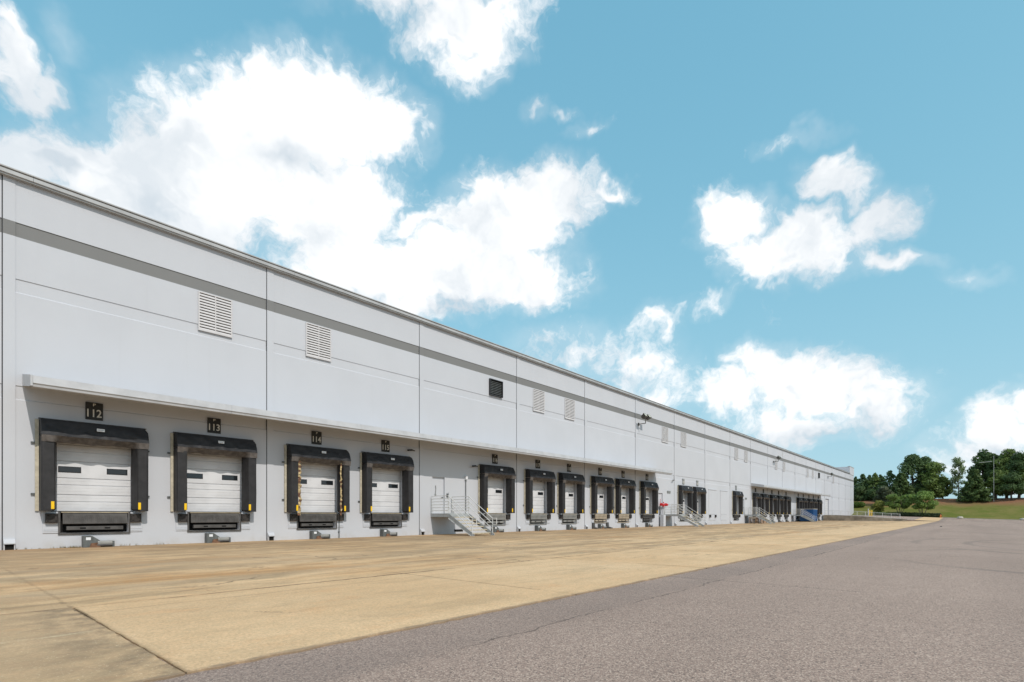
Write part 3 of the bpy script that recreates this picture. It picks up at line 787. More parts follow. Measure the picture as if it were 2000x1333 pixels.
# sectional dock doors (parts of the warehouse)
def dock_door():
    r = empty('dock_door')
    w = OPEN1 - OPEN0; h = 0.614
    def section(z0, win):
        b = MB()
        # ribbed steel section: profile runs up the face
        pr = []; z = 0.0
        y = 0.20
        segs = [(0.0, 0.028), (0.016, 0.0), (0.10, 0.0), (0.108, 0.006), (0.118, 0.0), (0.225, 0.0), (0.233, 0.006), (0.243, 0.0),
                (0.340, 0.0), (0.350, 0.024), (0.368, 0.024), (0.378, 0.0), (0.48, 0.0), (0.488, 0.006), (0.498, 0.0), (0.592, 0.0), (0.604, 0.028), (h, 0.028)]
        if win: segs = [(0.0, 0.012), (0.012, 0.0), (0.592, 0.0), (0.604, 0.012), (h, 0.012)]
        pr = [(y + d, zz) for zz, d in segs] + [(y + 0.05, h), (y + 0.05, 0.0)]
        b.prism(pr, 0.01, w - 0.01)
        return b
    plain = section(0, False).build('door_section', M['door'], r); plain.location = (0, 0, 1.345)
    for k in (1, 3, 4):
        inst(plain, 'door_section', r, (0, 0, 1.345 + k * (h + 0.004)))
    wz = 1.345 + 2 * (h + 0.004)
    ws = section(0, True).build('door_section', M['door'], r); ws.location = (0, 0, wz)
    g = MB(); g.cbox(0.27, 0.89, 0.186, 0.199, wz + 0.215, wz + 0.40, 0.006)
    g.box(0.25, 0.91, 0.192, 0.1985, wz + 0.195, wz + 0.42, 1)
    wn = g.build('door_window', [M['door_glass'], M['black']], r)
    inst(wn, 'door_window', r, (1.43, 0, 0))
    MB().box(0.02, w - 0.02, 0.17, 0.25, 1.332, 1.344).build('bottom_seal', M['black'], r)
    MB().box(-0.0, w, 0.252, 0.29, 1.34, 4.39).build('door_backing', M['dark'], r)
    return r
dd = dock_door()
for k, (i, L0) in enumerate(docks):
    o = dd if k == 0 else copy_tree(dd)
    o.parent = wh; o.location = (L0 + OPEN0, 0.155, 0)

# personnel doors
def man_door():
    r = empty('entrance_door')
    MB().box(0.05, 1.05, 0.13, 0.18, 1.31, 3.57).build('door_leaf', M['wall'], r)
    fr = MB(); fr.box(0.0, 0.05, 0.02, 0.2, 1.30, 3.62); fr.box(1.05, 1.10, 0.02, 0.2, 1.30, 3.62); fr.box(0.05, 1.05, 0.02, 0.2, 3.57, 3.62)
    fr.build('door_frame', M['wall'], r)
    hb = MB(); hb.tube((0.94, 0.13, 2.32), (0.94, 0.06, 2.32), 0.03); hb.box(0.80, 0.97, 0.05, 0.075, 2.305, 2.335)
    hb.build('door_handle', M['galv'], r)
    return r
md = man_door()
for k, (i, L0) in enumerate(doors):
    o = md if k == 0 else copy_tree(md)
    o.parent = wh; o.location = (L0 + 0.03, 0, 0)
# tall drive-in door in the far recess
r = empty('drive_in_door'); r.parent = wh; r.location = (J[17] + 1.2, 0, 1.1)
sec = MB().cbox(0.02, 3.98, 0.24, 0.29, 0.0, 0.545, 0.012).build('door_section', M['door'], r)
for k in range(1, 7): inst(sec, 'door_section', r, (0, 0, 0.56 * k))

# bricked-up dock positions in bay 9: shallow infill panels and headers
for off in (DOCK_A, DOCK_B):
    r = empty('infill_panel'); r.parent = wh; r.location = (J[9] + off, 0, 0)
    MB().cbox(0.35, 2.85, -0.012, 0.021, 1.30, 4.42, 0.008).build('infill_face', M['wall'], r)
    MB().cbox(0.20, 3.0, -0.05, 0.021, 4.44, 4.54, 0.01).build('header_ledge', M['wall'], r)
    MB().cbox(0.45, 2.7, -0.01, 0.021, 0.55, 1.26, 0.008).build('sill_face', M['wall'], r)

# downspout boots at the foot of each pilaster
def boot():
    r = empty('downspout_boot')
    b = MB(); b.prism([(-0.003, 0.40), (-0.06, 0.38), (-0.17, 0.26), (-0.17, 0.22), (-0.003, 0.22)], 0.02, 0.31)
    b.box(0.02, 0.05, -0.12, -0.003, 0.02, 0.22); b.box(0.28, 0.31, -0.12, -0.003, 0.02, 0.22)
    b.build('boot_hood', M['wall'], r)
    MB().box(0.05, 0.28, -0.06, -0.004, 0.02, 0.22).build('boot_opening', M['dark'], r)
    return r
bt = boot()
for k, s in enumerate(J[2:-3]):
    o = bt if k == 0 else copy_tree(bt)
    o.parent = wh; o.location = (s, 0, 0)
# foundation vent under the first stair
MB().box(22.75, 23.5, 0.002, 0.0215, 0.16, 0.30).build('wall_vent', M['dark'], wh)

# ------------------------------------------------------------------ dock equipment
nums = [112, 113, 114, 115, 116, 117, 118, 119, 120, 121]
def place_name(k):
    near = ['the leftmost dock', 'the second dock from the left', 'the dock with torn foam', 'the dock just left of the first stairs',
            'the dock just right of the first stairs', 'the second dock right of the first stairs', 'the third dock right of the first stairs',
            'the dock with wheel guides', 'the dock just past the wheel guides', 'the last dock under the near canopy']
    if k < 10: return near[k] + ', number ' + str(nums[k])
    far = ['the dock nearest the second stairs', 'the dock beyond the second stairs', 'the lone dock left of the pallets']
    o = ['first', 'second', 'third', 'fourth', 'fifth', 'sixth', 'seventh', 'eighth', 'ninth', 'last']
    return (far + [q + ' dock under the far canopy' for q in o])[k - 10]

def dock_seal(seed):
    rd = random.Random(seed)
    r = empty('dock_seal'); W = W_SEAL; P = 0.48
    # side pads (plan profile extruded, inner lower corner cut back)
    def pad(left):
        b = MB(); f = (lambda x: x) if left else (lambda x: W - x)
        rows = [(1.36, 0.0, 0.30), (1.44, 0.0, 0.37), (2.2, 0.0, 0.37), (3.1, 0.0, 0.37), (3.98, 0.0, 0.37)]
        vs = []; n = 7
        for z, a, c in rows:
            pts = [(a, -0.004), (a, -P + 0.05), (a + 0.03, -P + 0.01), (a + 0.07, -P), (c - 0.03, -P), (c, -P + 0.04), (c + 0.10, -0.004)]
            vs += [(f(x + rd.uniform(-.006, .006)), y + rd.uniform(-.006, .006), z) for x, y in pts]
        fs = []
        for q in range(len(rows) - 1):
            for i in range(n):
                j = (i + 1) % n; fs.append((q * n + i, q * n + j, (q + 1) * n + j, (q + 1) * n + i))
        fs.append(tuple(range(n))); fs.append(tuple(range((len(rows) - 1) * n, len(rows) * n)))
        b.add(vs, fs); return b.build('side_pad', M['pad'], r)
    pad(True); pad(False)
    # head curtain, sagging and wrinkled
    nx, nz = 44, 12; vs = []
    off = rd.uniform(0, 90); z0, z1 = 4.00, 4.57
    sag = [rd.uniform(0, 0.05) for _ in range(6)]
    def wr(x, z): 
        return 0.060 * noise.noise(Vector((x * 2.6 + off, z * 3.0 + x * 1.4, off))) + 0.030 * noise.noise(Vector((x * 6 + off, z * 6 - x * 3, 3.0)))
    for k in range(nz + 1):
        t = k / nz
        for i in range(nx + 1):
            x = W * i / nx; e = min(1, min(x, W - x) / 0.25)
            z = z1 + (z0 - z1) * t - 0.015 * noise.noise(Vector((x * 2 + off, 0, 5))) * t
            rnd_c = 0.05 * (1 - min(1, (W - x) / 0.18)) ** 2 * (1 - t) * 3
            y = -(P - 0.08 + 0.15 * t ** 0.8) + wr(x, z) * (0.35 + 0.65 * e) * min(1, t * 3 + 0.2)
            vs.append((x, y, z - rnd_c))
    fs = [(k * (nx + 1) + i, k * (nx + 1) + i + 1, (k + 1) * (nx + 1) + i + 1, (k + 1) * (nx + 1) + i) for k in range(nz) for i in range(nx)]
    b = MB(); b.add(vs, fs)
    top = [vs[i] for i in range(nx + 1)]
    for i in range(nx):
        a, c = top[i], top[i + 1]
        b.quad((a[0], -0.004, z1 + 0.03), (c[0], -0.004, z1 + 0.03), c, a)
    lcol = [vs[k * (nx + 1)] for k in range(nz + 1)]; rcol = [vs[k * (nx + 1) + nx] for k in range(nz + 1)]
    for col in (lcol, rcol):
        for a, c in zip(col, col[1:]): b.quad((a[0], -0.004, a[2]), a, c, (c[0], -0.004, c[2]))
    b.build('head_curtain', M['vinyl'], r, smooth=True)
    bot = [vs[nz * (nx + 1) + i] for i in range(nx + 1)]
    # skirt folding in under the curtain
    sv = []; ns = 5
    for k in range(ns + 1):
        t = k / ns
        for i in range(nx + 1):
            x, y, z = bot[i]
            over = x < 0.42 or x > W - 0.42
            dz = (0.23 if over else 0.22 + 0.06 * noise.noise(Vector((x * 3.1 + off, 8, off))))
            dy = (0.05 if over else 0.24)
            sv.append((x, y + 0.003 + dy * t + 0.03 * noise.noise(Vector((x * 5 + off, t * 2, 1))) * t, z - dz * t))
    fs = [(k * (nx + 1) + i, k * (nx + 1) + i + 1, (k + 1) * (nx + 1) + i + 1, (k + 1) * (nx + 1) + i) for k in range(ns) for i in range(nx)]
    b = MB(); b.add(sv, fs); b.build('curtain_skirt', M['vinyl_trim_bounce'], r, smooth=True)  # lighter brown-grey puts the bounce from the ground into the colour
    MB().box(-0.02, W + 0.02, -0.10, -0.004, z1 + 0.031, z1 + 0.065).build('top_trim', M['vinyl_trim_bounce'], r)
    # yellow guide stripes
    g = MB().cbox(0.255, 0.345, -P - 0.012, -P + 0.03, 1.42, 1.69, 0.006).build('guide_stripe', M['yellow'], r)
    inst(g, 'guide_stripe', r, (W - 0.60, 0, 0))
    # timber backing and clips
    MB().box(-0.11, -0.012, -0.05, -0.004, 1.36, 4.58).build('backing_board', M['wood'], r)
    MB().box(W + 0.004, W + 0.03, -0.05, -0.004, 1.36, 4.58).build('backing_board', M['wood'], r)
    c = MB().box(-0.22, -0.112, -0.04, -0.004, 0.0, 0.06).build('clip', M['galv'], r); c.location = (0, 0, 1.92)
    inst(c, 'clip', r, (0, 0, 3.72)); inst(c, 'clip', r, (W + 0.255, 0, 1.92)); inst(c, 'clip', r, (W + 0.255, 0, 3.72))
    # maker's tag, left without readable words
    t = MB(); yt = -(P + 0.012) - 0.075
    t.box(1.52, 1.75, yt, yt + 0.02, 4.28, 4.38)
    t.box(1.535, 1.735, yt - 0.002, yt - 0.0005, 4.335, 4.35, 1); t.box(1.535, 1.70, yt - 0.002, yt - 0.0005, 4.305, 4.316, 1)
    t.build('maker_tag', [M['tag'], M['tag_print']], r)
    return r
seals = [dock_seal(s) for s in (11, 22, 33, 44)]
for k, (i, L0) in enumerate(docks):
    o = seals[k] if k < 4 else copy_tree(seals[[0, 1, 3][k % 3]])
    o.location = (L0, D, 0)
    lab = 'black vinyl dock seal around ' + place_name(k)
    if k == 2: lab = 'black dock seal with torn tan foam hanging down both side pads'
    tag(o, lab, 'dock seal', 'dock seals along the loading wall')
# torn foam on the third seal
def torn(parent, x, w, seed, m):
    rd = random.Random(seed); b = MB(); z = 1.18; n = 26
    L_, R_ = [], []
    for k in range(n + 1):
        zz = 1.20 + (4.05 - 1.20) * k / n
        a = x + rd.uniform(-0.035, 0.02); c = x + w + rd.uniform(-0.05, 0.035)
        L_.append((a, -0.36 + rd.uniform(-0.05, 0.03), zz)); R_.append((c, -0.26 + rd.uniform(-0.07, 0.07), zz + rd.uniform(-.03, .03)))
    for k in range(n):
        mid0 = ((L_[k][0] + R_[k][0]) / 2, -0.40 + rd.uniform(-.03, .03), L_[k][2]); mid1 = ((L_[k + 1][0] + R_[k + 1][0]) / 2, -0.40 + rd.uniform(-.03, .03), L_[k + 1][2])
        b.quad(L_[k], mid0, mid1, L_[k + 1], rd.choice((0, 0, 1))); b.quad(mid0, R_[k], R_[k + 1], mid1, rd.choice((0, 0, 0, 1)))
        b.quad(R_[k], (R_[k][0] - 0.03, -0.1, R_[k][2]), (R_[k + 1][0] - 0.03, -0.1, R_[k + 1][2]), R_[k + 1], 1)
    b.build('torn_foam', [M['foam'], M['rust']], parent)
torn(seals[2], 0.40, 0.20, 3, 0); torn(seals[2], 2.66, 0.12, 4, 0)

# number signs
def text_mesh(s, size, bold=0.0):
    cu = bpy.data.curves.new('txt', 'FONT'); cu.body = s; cu.size = size; cu.extrude = 0.003; cu.offset = bold
    cu.align_x = 'CENTER'; cu.align_y = 'CENTER'; cu.resolution_u = 3
    o = bpy.data.objects.new('txt', cu); COL.objects.link(o)
    dg = bpy.context.evaluated_depsgraph_get()
    me = bpy.data.meshes.new_from_object(o.evaluated_get(dg))
    bpy.data.objects.remove(o); bpy.data.curves.remove(cu)
    return me
def sign(k, L0):
    r = empty('dock_sign', (L0 + 1.545, D, 4.77))
    dark = k not in (10, 11, 12)
    w, h = 0.52, 0.64
    MB().cbox(-w / 2, w / 2, -0.03, 0.018, 0, h, 0.006).build('plate', M['signblack'] if dark else M['signgrey'], r)
    def put(txt, z0, hh, ww):
        me = text_mesh(txt, 1.0, 0.013); me.materials.clear(); me.materials.append(M['signwhite'])
        vx = [v.co.x for v in me.vertices]; vy = [v.co.y for v in me.vertices]
        kx = ww / (max(vx) - min(vx)); ky = hh / (max(vy) - min(vy)); mx_ = (max(vx) + min(vx)) / 2; my = min(vy)
        for v in me.vertices: v.co = Vector(((v.co.x - mx_) * kx, (v.co.y - my) * ky, v.co.z))
        o = bpy.data.objects.new('lettering', me); COL.objects.link(o); o.parent = r
        o.rotation_euler = (math.radians(90), 0, 0); o.location = (0, -0.034, z0)
    if k < 12:
        put('P', 0.505, 0.10, 0.085); put(str(112 + k), 0.10, 0.29, 0.43)
    lab = ('black sign with pale lettering above ' if k < 10 else 'small dark number plate above ') + place_name(k)
    tag(r, lab, 'sign', 'dock number signs')
for k, (i, L0) in enumerate(docks): sign(k, L0)

# levelers
def leveler(m):
    r = empty('dock_leveler'); w = 2.03
    fr = MB()
    fr.box(-0.06, 0.0, -0.03, 0.019, 0.50, 1.33); fr.box(w, w + 0.06, -0.03, 0.019, 0.50, 1.33); fr.box(0.0, w, -0.03, 0.019, 0.50, 0.56)
    fr.build('pit_frame', m, r)
    lp = MB()
    lp.prism([(-0.05, 1.30), (-0.07, 1.28), (-0.09, 0.90), (-0.07, 0.88), (0.03, 0.92), (0.03, 1.30)], 0.06, w - 0.05)
    lp.build('lip_plate', m, r)
    sv = MB(); x = 0.10
    while x < w - 0.1: sv.box(x, x + 0.018, -0.096, -0.08, 0.93, 1.20); x += 0.06
    sv.build('lip_rib', m, r)['kind'] = 'stuff'
    MB().box(0.02, w - 0.02, -0.1, 0.45, 1.301, 1.325).build('deck_edge', M['tread'], r)
    kp = MB()
    kp.cbox(0.17, w - 0.17, -0.04, 0.1, 0.66, 0.80, 0.01); kp.build('toe_beam', m, r)
    for x in (0.55, 1.28): MB().box(x, x + 0.17, -0.047, -0.041, 0.70, 0.76).build('beam_pocket', M['dark'], r)
    MB().box(0.005, w - 0.005, 0.28, 0.296, 0.565, 1.30).build('pit_back', M['dark'], r)
    return r
lev = {m: leveler(M[m]) for m in ('steel', 'steel_light', 'steel_tan')}
used = set()
for k, (i, L0) in enumerate(docks):
    m = 'steel' if (k < 4 or k == 9 or k >= 12) else ('steel_tan' if k in (7, 8) else 'steel_light')
    o = lev[m] if m not in used else copy_tree(lev[m]); used.add(m)
    o.location = (L0 + 0.57, D, 0)
    c = {'steel': 'dark grey', 'steel_light': 'pale grey', 'steel_tan': 'tan stained'}[m]
    tag(o, c + ' leveler below ' + place_name(k), 'dock leveler', 'dock levelers under the doors')

# bumpers
def bumper():
    r = empty('dock_bumper')
    MB().cbox(0, 0.34, -0.16, -0.012, 0.93, 1.27, 0.02).build('rubber_block', M['rubber'], r)
    MB().cbox(-0.06, 0.40, -0.008, 0.0215, 0.56, 1.325, 0.006).build('mounting_plate', M['wall'], r)
    gr = MB().box(-0.04, 0.38, -0.02, -0.0085, 0.62, 0.645).build('plate_rib', M['wall'], r); inst(gr, 'plate_rib', r, (0, 0, 0.06))
    bo = MB().tube((0, -0.168, 0), (0, -0.158, 0), 0.022).build('bolt', M['dark'], r); bo.location = (0.06, 0, 1.0)
    for x, z in ((0.28, 1.0), (0.06, 1.2), (0.28, 1.2)): inst(bo, 'bolt', r, (x, 0, z))
    return r
bp = bumper()
for k, (i, L0) in enumerate(docks):
    for side in (0, 1):
        o = bp if (k == 0 and side == 0) else copy_tree(bp)
        o.location = (L0 + (0.155 if side == 0 else W_SEAL - 0.495), D, 0)
        tag(o, ('left' if side == 0 else 'right') + ' rubber bumper of ' + place_name(k), 'bumper', 'rubber dock bumpers')
for x in (0.45, 2.35):
    o = copy_tree(bp); o.location = (J[9] + DOCK_A + x, D, 0)
    tag(o, 'black rubber bumper under the %s side of the blank infilled dock' % ('left' if x < 1 else 'right'), 'bumper', 'rubber dock bumpers')

# vehicle restraints
def restraint():
    r = empty('vehicle_restraint')
    MB().prism([(0.0, 0.02), (0.0, 0.44), (0.26, 0.44), (0.50, 0.26), (0.50, 0.20), (0.36, 0.18), (0.36, 0.02)], -0.30, -0.26, axis='y').build('side_plate', M['galv'], r)
    MB().prism([(0.0, 0.02), (0.0, 0.44), (0.26, 0.44), (0.50, 0.26), (0.50, 0.02)], -0.03, -0.004, axis='y').build('wall_plate', M['galv'], r)
    MB().box(0.0, 0.02, -0.26, -0.03, 0.02, 0.44).build('end_plate', M['galv'], r)
    MB().box(0.08, 0.22, -0.304, -0.3005, 0.29, 0.39).build('warning_label', M['tag'], r)
    h = MB(); h.prism([(-0.12, 0.14), (-0.34, 0.14), (-0.34, 0.20), (-0.30, 0.25), (-0.12, 0.25)], 0.42, 0.90); h.build('hook_housing', M['steel_light'], r)
    t = MB(); t.tube((0.40, -0.30, 0.10), (0.86, -0.30, 0.10), 0.05, n=10); t.build('roller', M['steel'], r)
    MB().box(0.36, 0.92, -0.26, -0.01, 0.02, 0.13).build('base_channel', M['dark'], r)
    MB().prism([(0.18, 0.02), (0.22, 0.17), (0.40, 0.19), (0.52, 0.02)], -0.34, -0.305, axis='y').build('spring_plate', M['rust'], r)
    MB().box(0.86, 0.92, -0.36, -0.26, 0.02, 0.24).build('end_plate', M['galv'], r)
    return r
rs = restraint()
for k, (i, L0) in enumerate(docks):
    if k in (10, 11, 12): continue
    o = rs if k == 0 else copy_tree(rs)
    o.location = (L0 + 1.17, D, 0)
    tag(o, 'grey truck restraint below ' + place_name(k), 'vehicle restraint', 'truck restraints at the foot of the wall')
# chocks beside the restraint of bay 119
for q, x in ((0, 0.2), (1, 2.55)):
    L0 = docks[7][1]
    b = MB(); b.prism([(-0.02, 0.02), (-0.5, 0.02), (-0.5, 0.10), (-0.15, 0.18), (-0.10, 0.55), (-0.02, 0.55)], 0, 0.32)
    o = b.build('wheel_guide', M['steel']); o.location = (L0 + x, D, 0)
    tag(o, 'dark steel wheel guide on the %s side of the bay 119 restraint' % ('left' if q == 0 else 'right'), 'wheel guide', 'wheel guides at bay 119')

# ------------------------------------------------------------------ stairs
def stairs():
    r = empty('metal_stairs'); W, P, H, RUN = 1.70, 1.6, 1.30, 1.98
    MB().box(0.03, W - 0.03, -P + 0.03, -0.004, H - 0.05, H).build('landing_deck', M['tread'], r)
    ed = MB(); ed.box(0, 0.03, -P, -0.004, H - 0.20, H + 0.015); ed.box(W - 0.03, W, -P, -0.004, H - 0.20, H + 0.015); ed.box(0.03, W - 0.03, -P, -P + 0.03, H - 0.20, H + 0.015)
    ed.build('landing_frame', M['stringer'], r)
    st = MB().prism([(-P - 0.003, H + 0.02), (-P - 0.003, H - 0.26), (-P - RUN + 0.10, 0.022), (-P - RUN - 0.14, 0.022), (-P - RUN - 0.14, 0.12)], 0.0, 0.035).build('stringer', M['stringer'], r)
    inst(st, 'stringer', r, (W - 0.035, 0, 0))
    fl = MB().prism([(-P - 0.003, H - 0.262), (-P - 0.003, H - 0.30), (-P - RUN + 0.04, 0.022), (-P - RUN + 0.10, 0.022)], -0.03, 0.035).build('stringer_flange', M['rail'], r)
    inst(fl, 'stringer_flange', r, (W - 0.005, 0, 0))
    n = 6; tr = None
    for k in range(n):
        z = H - 0.186 * (k + 1); y = -P - RUN * (k + 1) / 7.0
        if tr is None:
            tr = MB().cbox(0.037, W - 0.037, -0.15, 0.15, -0.05, 0.0, 0.01).build('tread', M['tread'], r); tr.location = (0, y, z)
        else: inst(tr, 'tread', r, (0, y, z))
    RT = 0.019
    post = MB().tube((0, 0, H), (0, 0, H + 1.07), 0.024, n=8).build('post', M['rail'], r); post.location = (0.015, -0.08, 0)
    for x in (0.015, W - 0.015):
        for y in (-0.08, -P + 0.02):
            if (x, y) != (0.015, -0.08): inst(post, 'post', r, (x, y, 0))
    bar = MB().tube((0, -0.08, 0), (0, -P + 0.02, 0), RT, n=6).build('rail_bar', M['rail'], r); bar.location = (0.015, 0, H + 0.19)
    for x in (0.015, W - 0.015):
        for q in range(6):
            if (x, q) != (0.015, 0): inst(bar, 'rail_bar', r, (x, 0, H + 0.19 + 0.176 * q))
    slope = H / RUN
    for x in (0.015, W - 0.015):
        for hh in (0.42, 0.74, 1.05):
            b = MB().tube((0, -P + 0.02, H + hh), (0, -P - RUN, hh - 0.02), 0.022, n=6).build('hand_rail', M['rail'], r); b.location = (x, 0, 0)
        b = MB().tube((0, -P - RUN, 0.03), (0, -P - RUN, 1.03), 0.024, n=8).build('post', M['rail'], r); b.location = (x, 0, 0)
        e = MB(); e.tube((0, -P - RUN, 1.03), (0, -P - RUN - 0.32, 1.03), 0.022, n=6); e.tube((0, -P - RUN - 0.32, 1.03), (0, -P - RUN - 0.32, 0.68), 0.022, n=6); e.tube((0, -P - RUN - 0.32, 0.68), (0, -P - RUN, 0.68), 0.022, n=6)
        e = e.build('rail_return', M['rail'], r); e.location = (x, 0, 0)
    return r
stx = stairs()
stair_lab = ['white railed metal stairs up to the door between bays 115 and 116', 'white railed metal stairs beside the red fire connection', 'white railed metal stairs above the wooden pallets', 'white railed metal stairs in front of the blue container']
for k, (s, lab) in enumerate(zip((20.80, 53.35, 80.3, 107.3), stair_lab)):
    o = stx if k == 0 else copy_tree(stx)
    o.location = (s, D, 0); tag(o, lab, 'stairs', 'metal stairs along the dock wall')

# ------------------------------------------------------------------ wall fittings
def floodlight():
    r = empty('floodlight')
    b = MB(); b.cbox(-0.10, 0.10, -0.06, 0.018, -0.14, 0.14, 0.01); b.build('wall_box', M['lamp_body'], r)
    a = MB(); a.tube((0, -0.06, 0), (0, -0.75, 0.02), 0.04); a.tube((0, -0.75, 0), (0, -0.75, 0.42), 0.04); a.tube((-0.42, -0.75, 0.42), (0.42, -0.75, 0.42), 0.035)
    a.build('arm', M['lamp_body'], r)
    for sx in (-0.42, 0.42):
        h = MB()
        c = Vector((sx, -0.80, 0.62)); rot = Matrix.Rotation(math.radians(-38), 3, 'X') 
        def T(p): return c + rot @ Vector(p)
        q = [(-.25, -.24, -.2), (.25, -.24, -.2), (.25, -.24, .2), (-.25, -.24, .2), (-.16, .22, -.12), (.16, .22, -.12), (.16, .22, .12), (-.16, .22, .12)]
        h.add([T(p) for p in q], ((4, 5, 6, 7), (0, 1, 5, 4), (1, 2, 6, 5), (2, 3, 7, 6), (3, 0, 4, 7)))
        h.add([T(p) for p in ((-.21, -.236, -.17), (.21, -.236, -.17), (.21, -.236, .17), (-.21, -.236, .17))], ((0, 1, 2, 3),), 1)
        h.build('lamp_head', [M['lamp_body'], M['lamp_glass']], r)
    return r
fl = floodlight()
fl_lab = ['twin-headed floodlight on the wall stripe above bay 121', 'twin-headed floodlight above the start of the far canopy', 'twin-headed floodlight near the far end of the wall']
for k, (s, lab) in enumerate(zip((47.5, 95.6, 141.2), fl_lab)):
    o = fl if k == 0 else copy_tree(fl)
    o.location = (s, D, 10.25); tag(o, lab, 'floodlight', 'floodlights on the warehouse wall')

# security camera right of bay 115, conduit, small signs
def wallcam(name, s, z, label):
    r = empty(name, (s, D, z)); b = MB()
    b.tube((0, 0.02, 0), (0, -0.14, 0), 0.03); b.build('bracket', M['black'], r)
    b = MB(); b.tube((0.10, -0.16, 0.02), (-0.26, -0.24, -0.03), 0.055, n=10); b.build('housing', M['black'], r)
    b = MB(); b.tube((0.14, -0.13, 0.02), (0.34, -0.10, 0.0), 0.03, n=8); b.build('cable_box', M['black'], r)
    tag(r, label, 'camera', 'small wall cameras')
wallcam('wall_camera', 19.15, 5.0, 'small black wall camera right of the bay 115 sign')
wallcam('wall_camera', 24.4, 4.45, 'small black wall camera above the first stairs, left of bay 116')
wallcam('wall_camera', 55.4, 5.1, 'small dark wall camera above the second stairs')
r = empty('conduit_lamp', (23.72, D, 0))
MB().tube((0, -0.04, 1.3), (0, -0.04, 3.55), 0.022).build('conduit', M['galv'], r)
MB().cbox(-0.07, 0.10, -0.14, 0.018, 3.52, 3.76, 0.02).build('lamp_box', M['tag'], r)
tag(r, 'thin grey conduit with a white box between the first stairs and bay 116', 'conduit')
r = empty('card_reader', (22.15, D, 2.35))
MB().cbox(-0.06, 0.06, -0.05, 0.019, 0, 0.22, 0.01).build('reader_box', M['galv'], r)
MB().tube((0.09, -0.02, 0.05), (0.09, -0.02, 0.30), 0.012).build('conduit', M['pole'], r)
tag(r, 'small grey box beside the first entrance door', 'card reader')
r = empty('intercom', (J[4] + 1.32, D, 2.75))
MB().prism([(0.0, 0.28), (0.05, 0.30), (0.07, 0.1), (0.04, -0.2), (0.08, -0.30), (0.0, -0.36), (-0.05, -0.26), (0.0, -0.16), (0.03, 0.06)], 0.10, 0.125, axis='y').build('decal', M['signgrey'], r)
tag(r, 'curved grey mark on the first entrance door', 'decal')
for s, z, lab in ((54.5, 3.62, 'small dark plate above the second stairs'), (80.95, 3.55, 'small dark plate above the third stairs')):
    o = MB().cbox(-0.42, 0.42, -0.03, 0.0, 0, 0.26, 0.008).build('wall_plate', M['signgrey']); o.location = (s, D, z)
    tag(o, lab, 'sign', 'dark plates above the stairs')

for s, z0, z1, lab in ((14.62, 0.03, 1.28, 'thin dark pipe on the wall below the right side of the torn foam dock'), (1.93, 0.05, 1.62, 'thin pale pipe on the wall at the left edge of the picture')):
    r = empty('wall_pipe', (s, D, 0))
    b = MB(); b.tube((0, -0.03, z0), (0, -0.03, z1), 0.02); b.tube((0, -0.03, z1), (-0.16, -0.03, z1 + 0.08), 0.02); b.build('pipe', M['galv'] if s > 5 else M['pole'], r)
    k = MB().box(-0.04, 0.04, -0.055, 0.018, 0, 0.03).build('pipe_clip', M['galv'], r); k.location = (0, 0, z0 + 0.3); inst(k, 'pipe_clip', r, (0, 0, z1 - 0.2))
    tag(r, lab, 'pipe')
# fire department connection
r = empty('fire_connection', (52.6, D, 0))
b = MB(); b.tube((0, 0.01, 2.35), (0, -0.25, 2.35), 0.11, n=12)
b.tube((-0.55, -0.27, 2.35), (0.55, -0.27, 2.35), 0.10, n=12); b.tube((0, -0.27, 2.35), (0, -0.27, 2.12), 0.09, n=10); b.build('red_pipe', M['red'], r)
for sx in (-1, 1):
    b = MB(); b.tube((sx * 0.55, -0.27, 2.35), (sx * 0.62, -0.29, 2.35), 0.16, n=12); b.tube((sx * 0.36, -0.27, 2.35), (sx * 0.44, -0.27, 2.35), 0.145, n=12)
    b.tube((sx * 0.62, -0.29, 2.35), (sx * 0.80, -0.36, 2.33), 0.12, 0.11, n=12); b.build('outlet_cap', M['red'], r)
b = MB(); b.tube((0, -0.27, 2.50), (0, -0.27, 2.62), 0.06); b.tube((-0.3, -0.05, 2.5), (-0.3, -0.05, 2.95), 0.02, m=0); b.build('valve_stem', M['red'], r)
b = MB(); b.tube((0.12, -0.27, 0.02), (0.12, -0.27, 2.1), 0.05); b.build('riser', M['pole'], r)
b = MB(); b.box(-0.48, -0.40, -0.12, -0.004, 1.2, 2.2); b.build('hanging_chain', M['galv'], r)
tag(r, 'red twin-outlet fire hose connection on the wall left of the second stairs', 'fire connection')
o = MB().cbox(-0.26, 0.26, -0.9, -0.5, 0.02, 1.25, 0.03).build('valve_cabinet', M['wall']); o.location = (52.3, D + 0.35, 0)
tag(o, 'pale painted box standing under the red fire connection', 'cabinet')

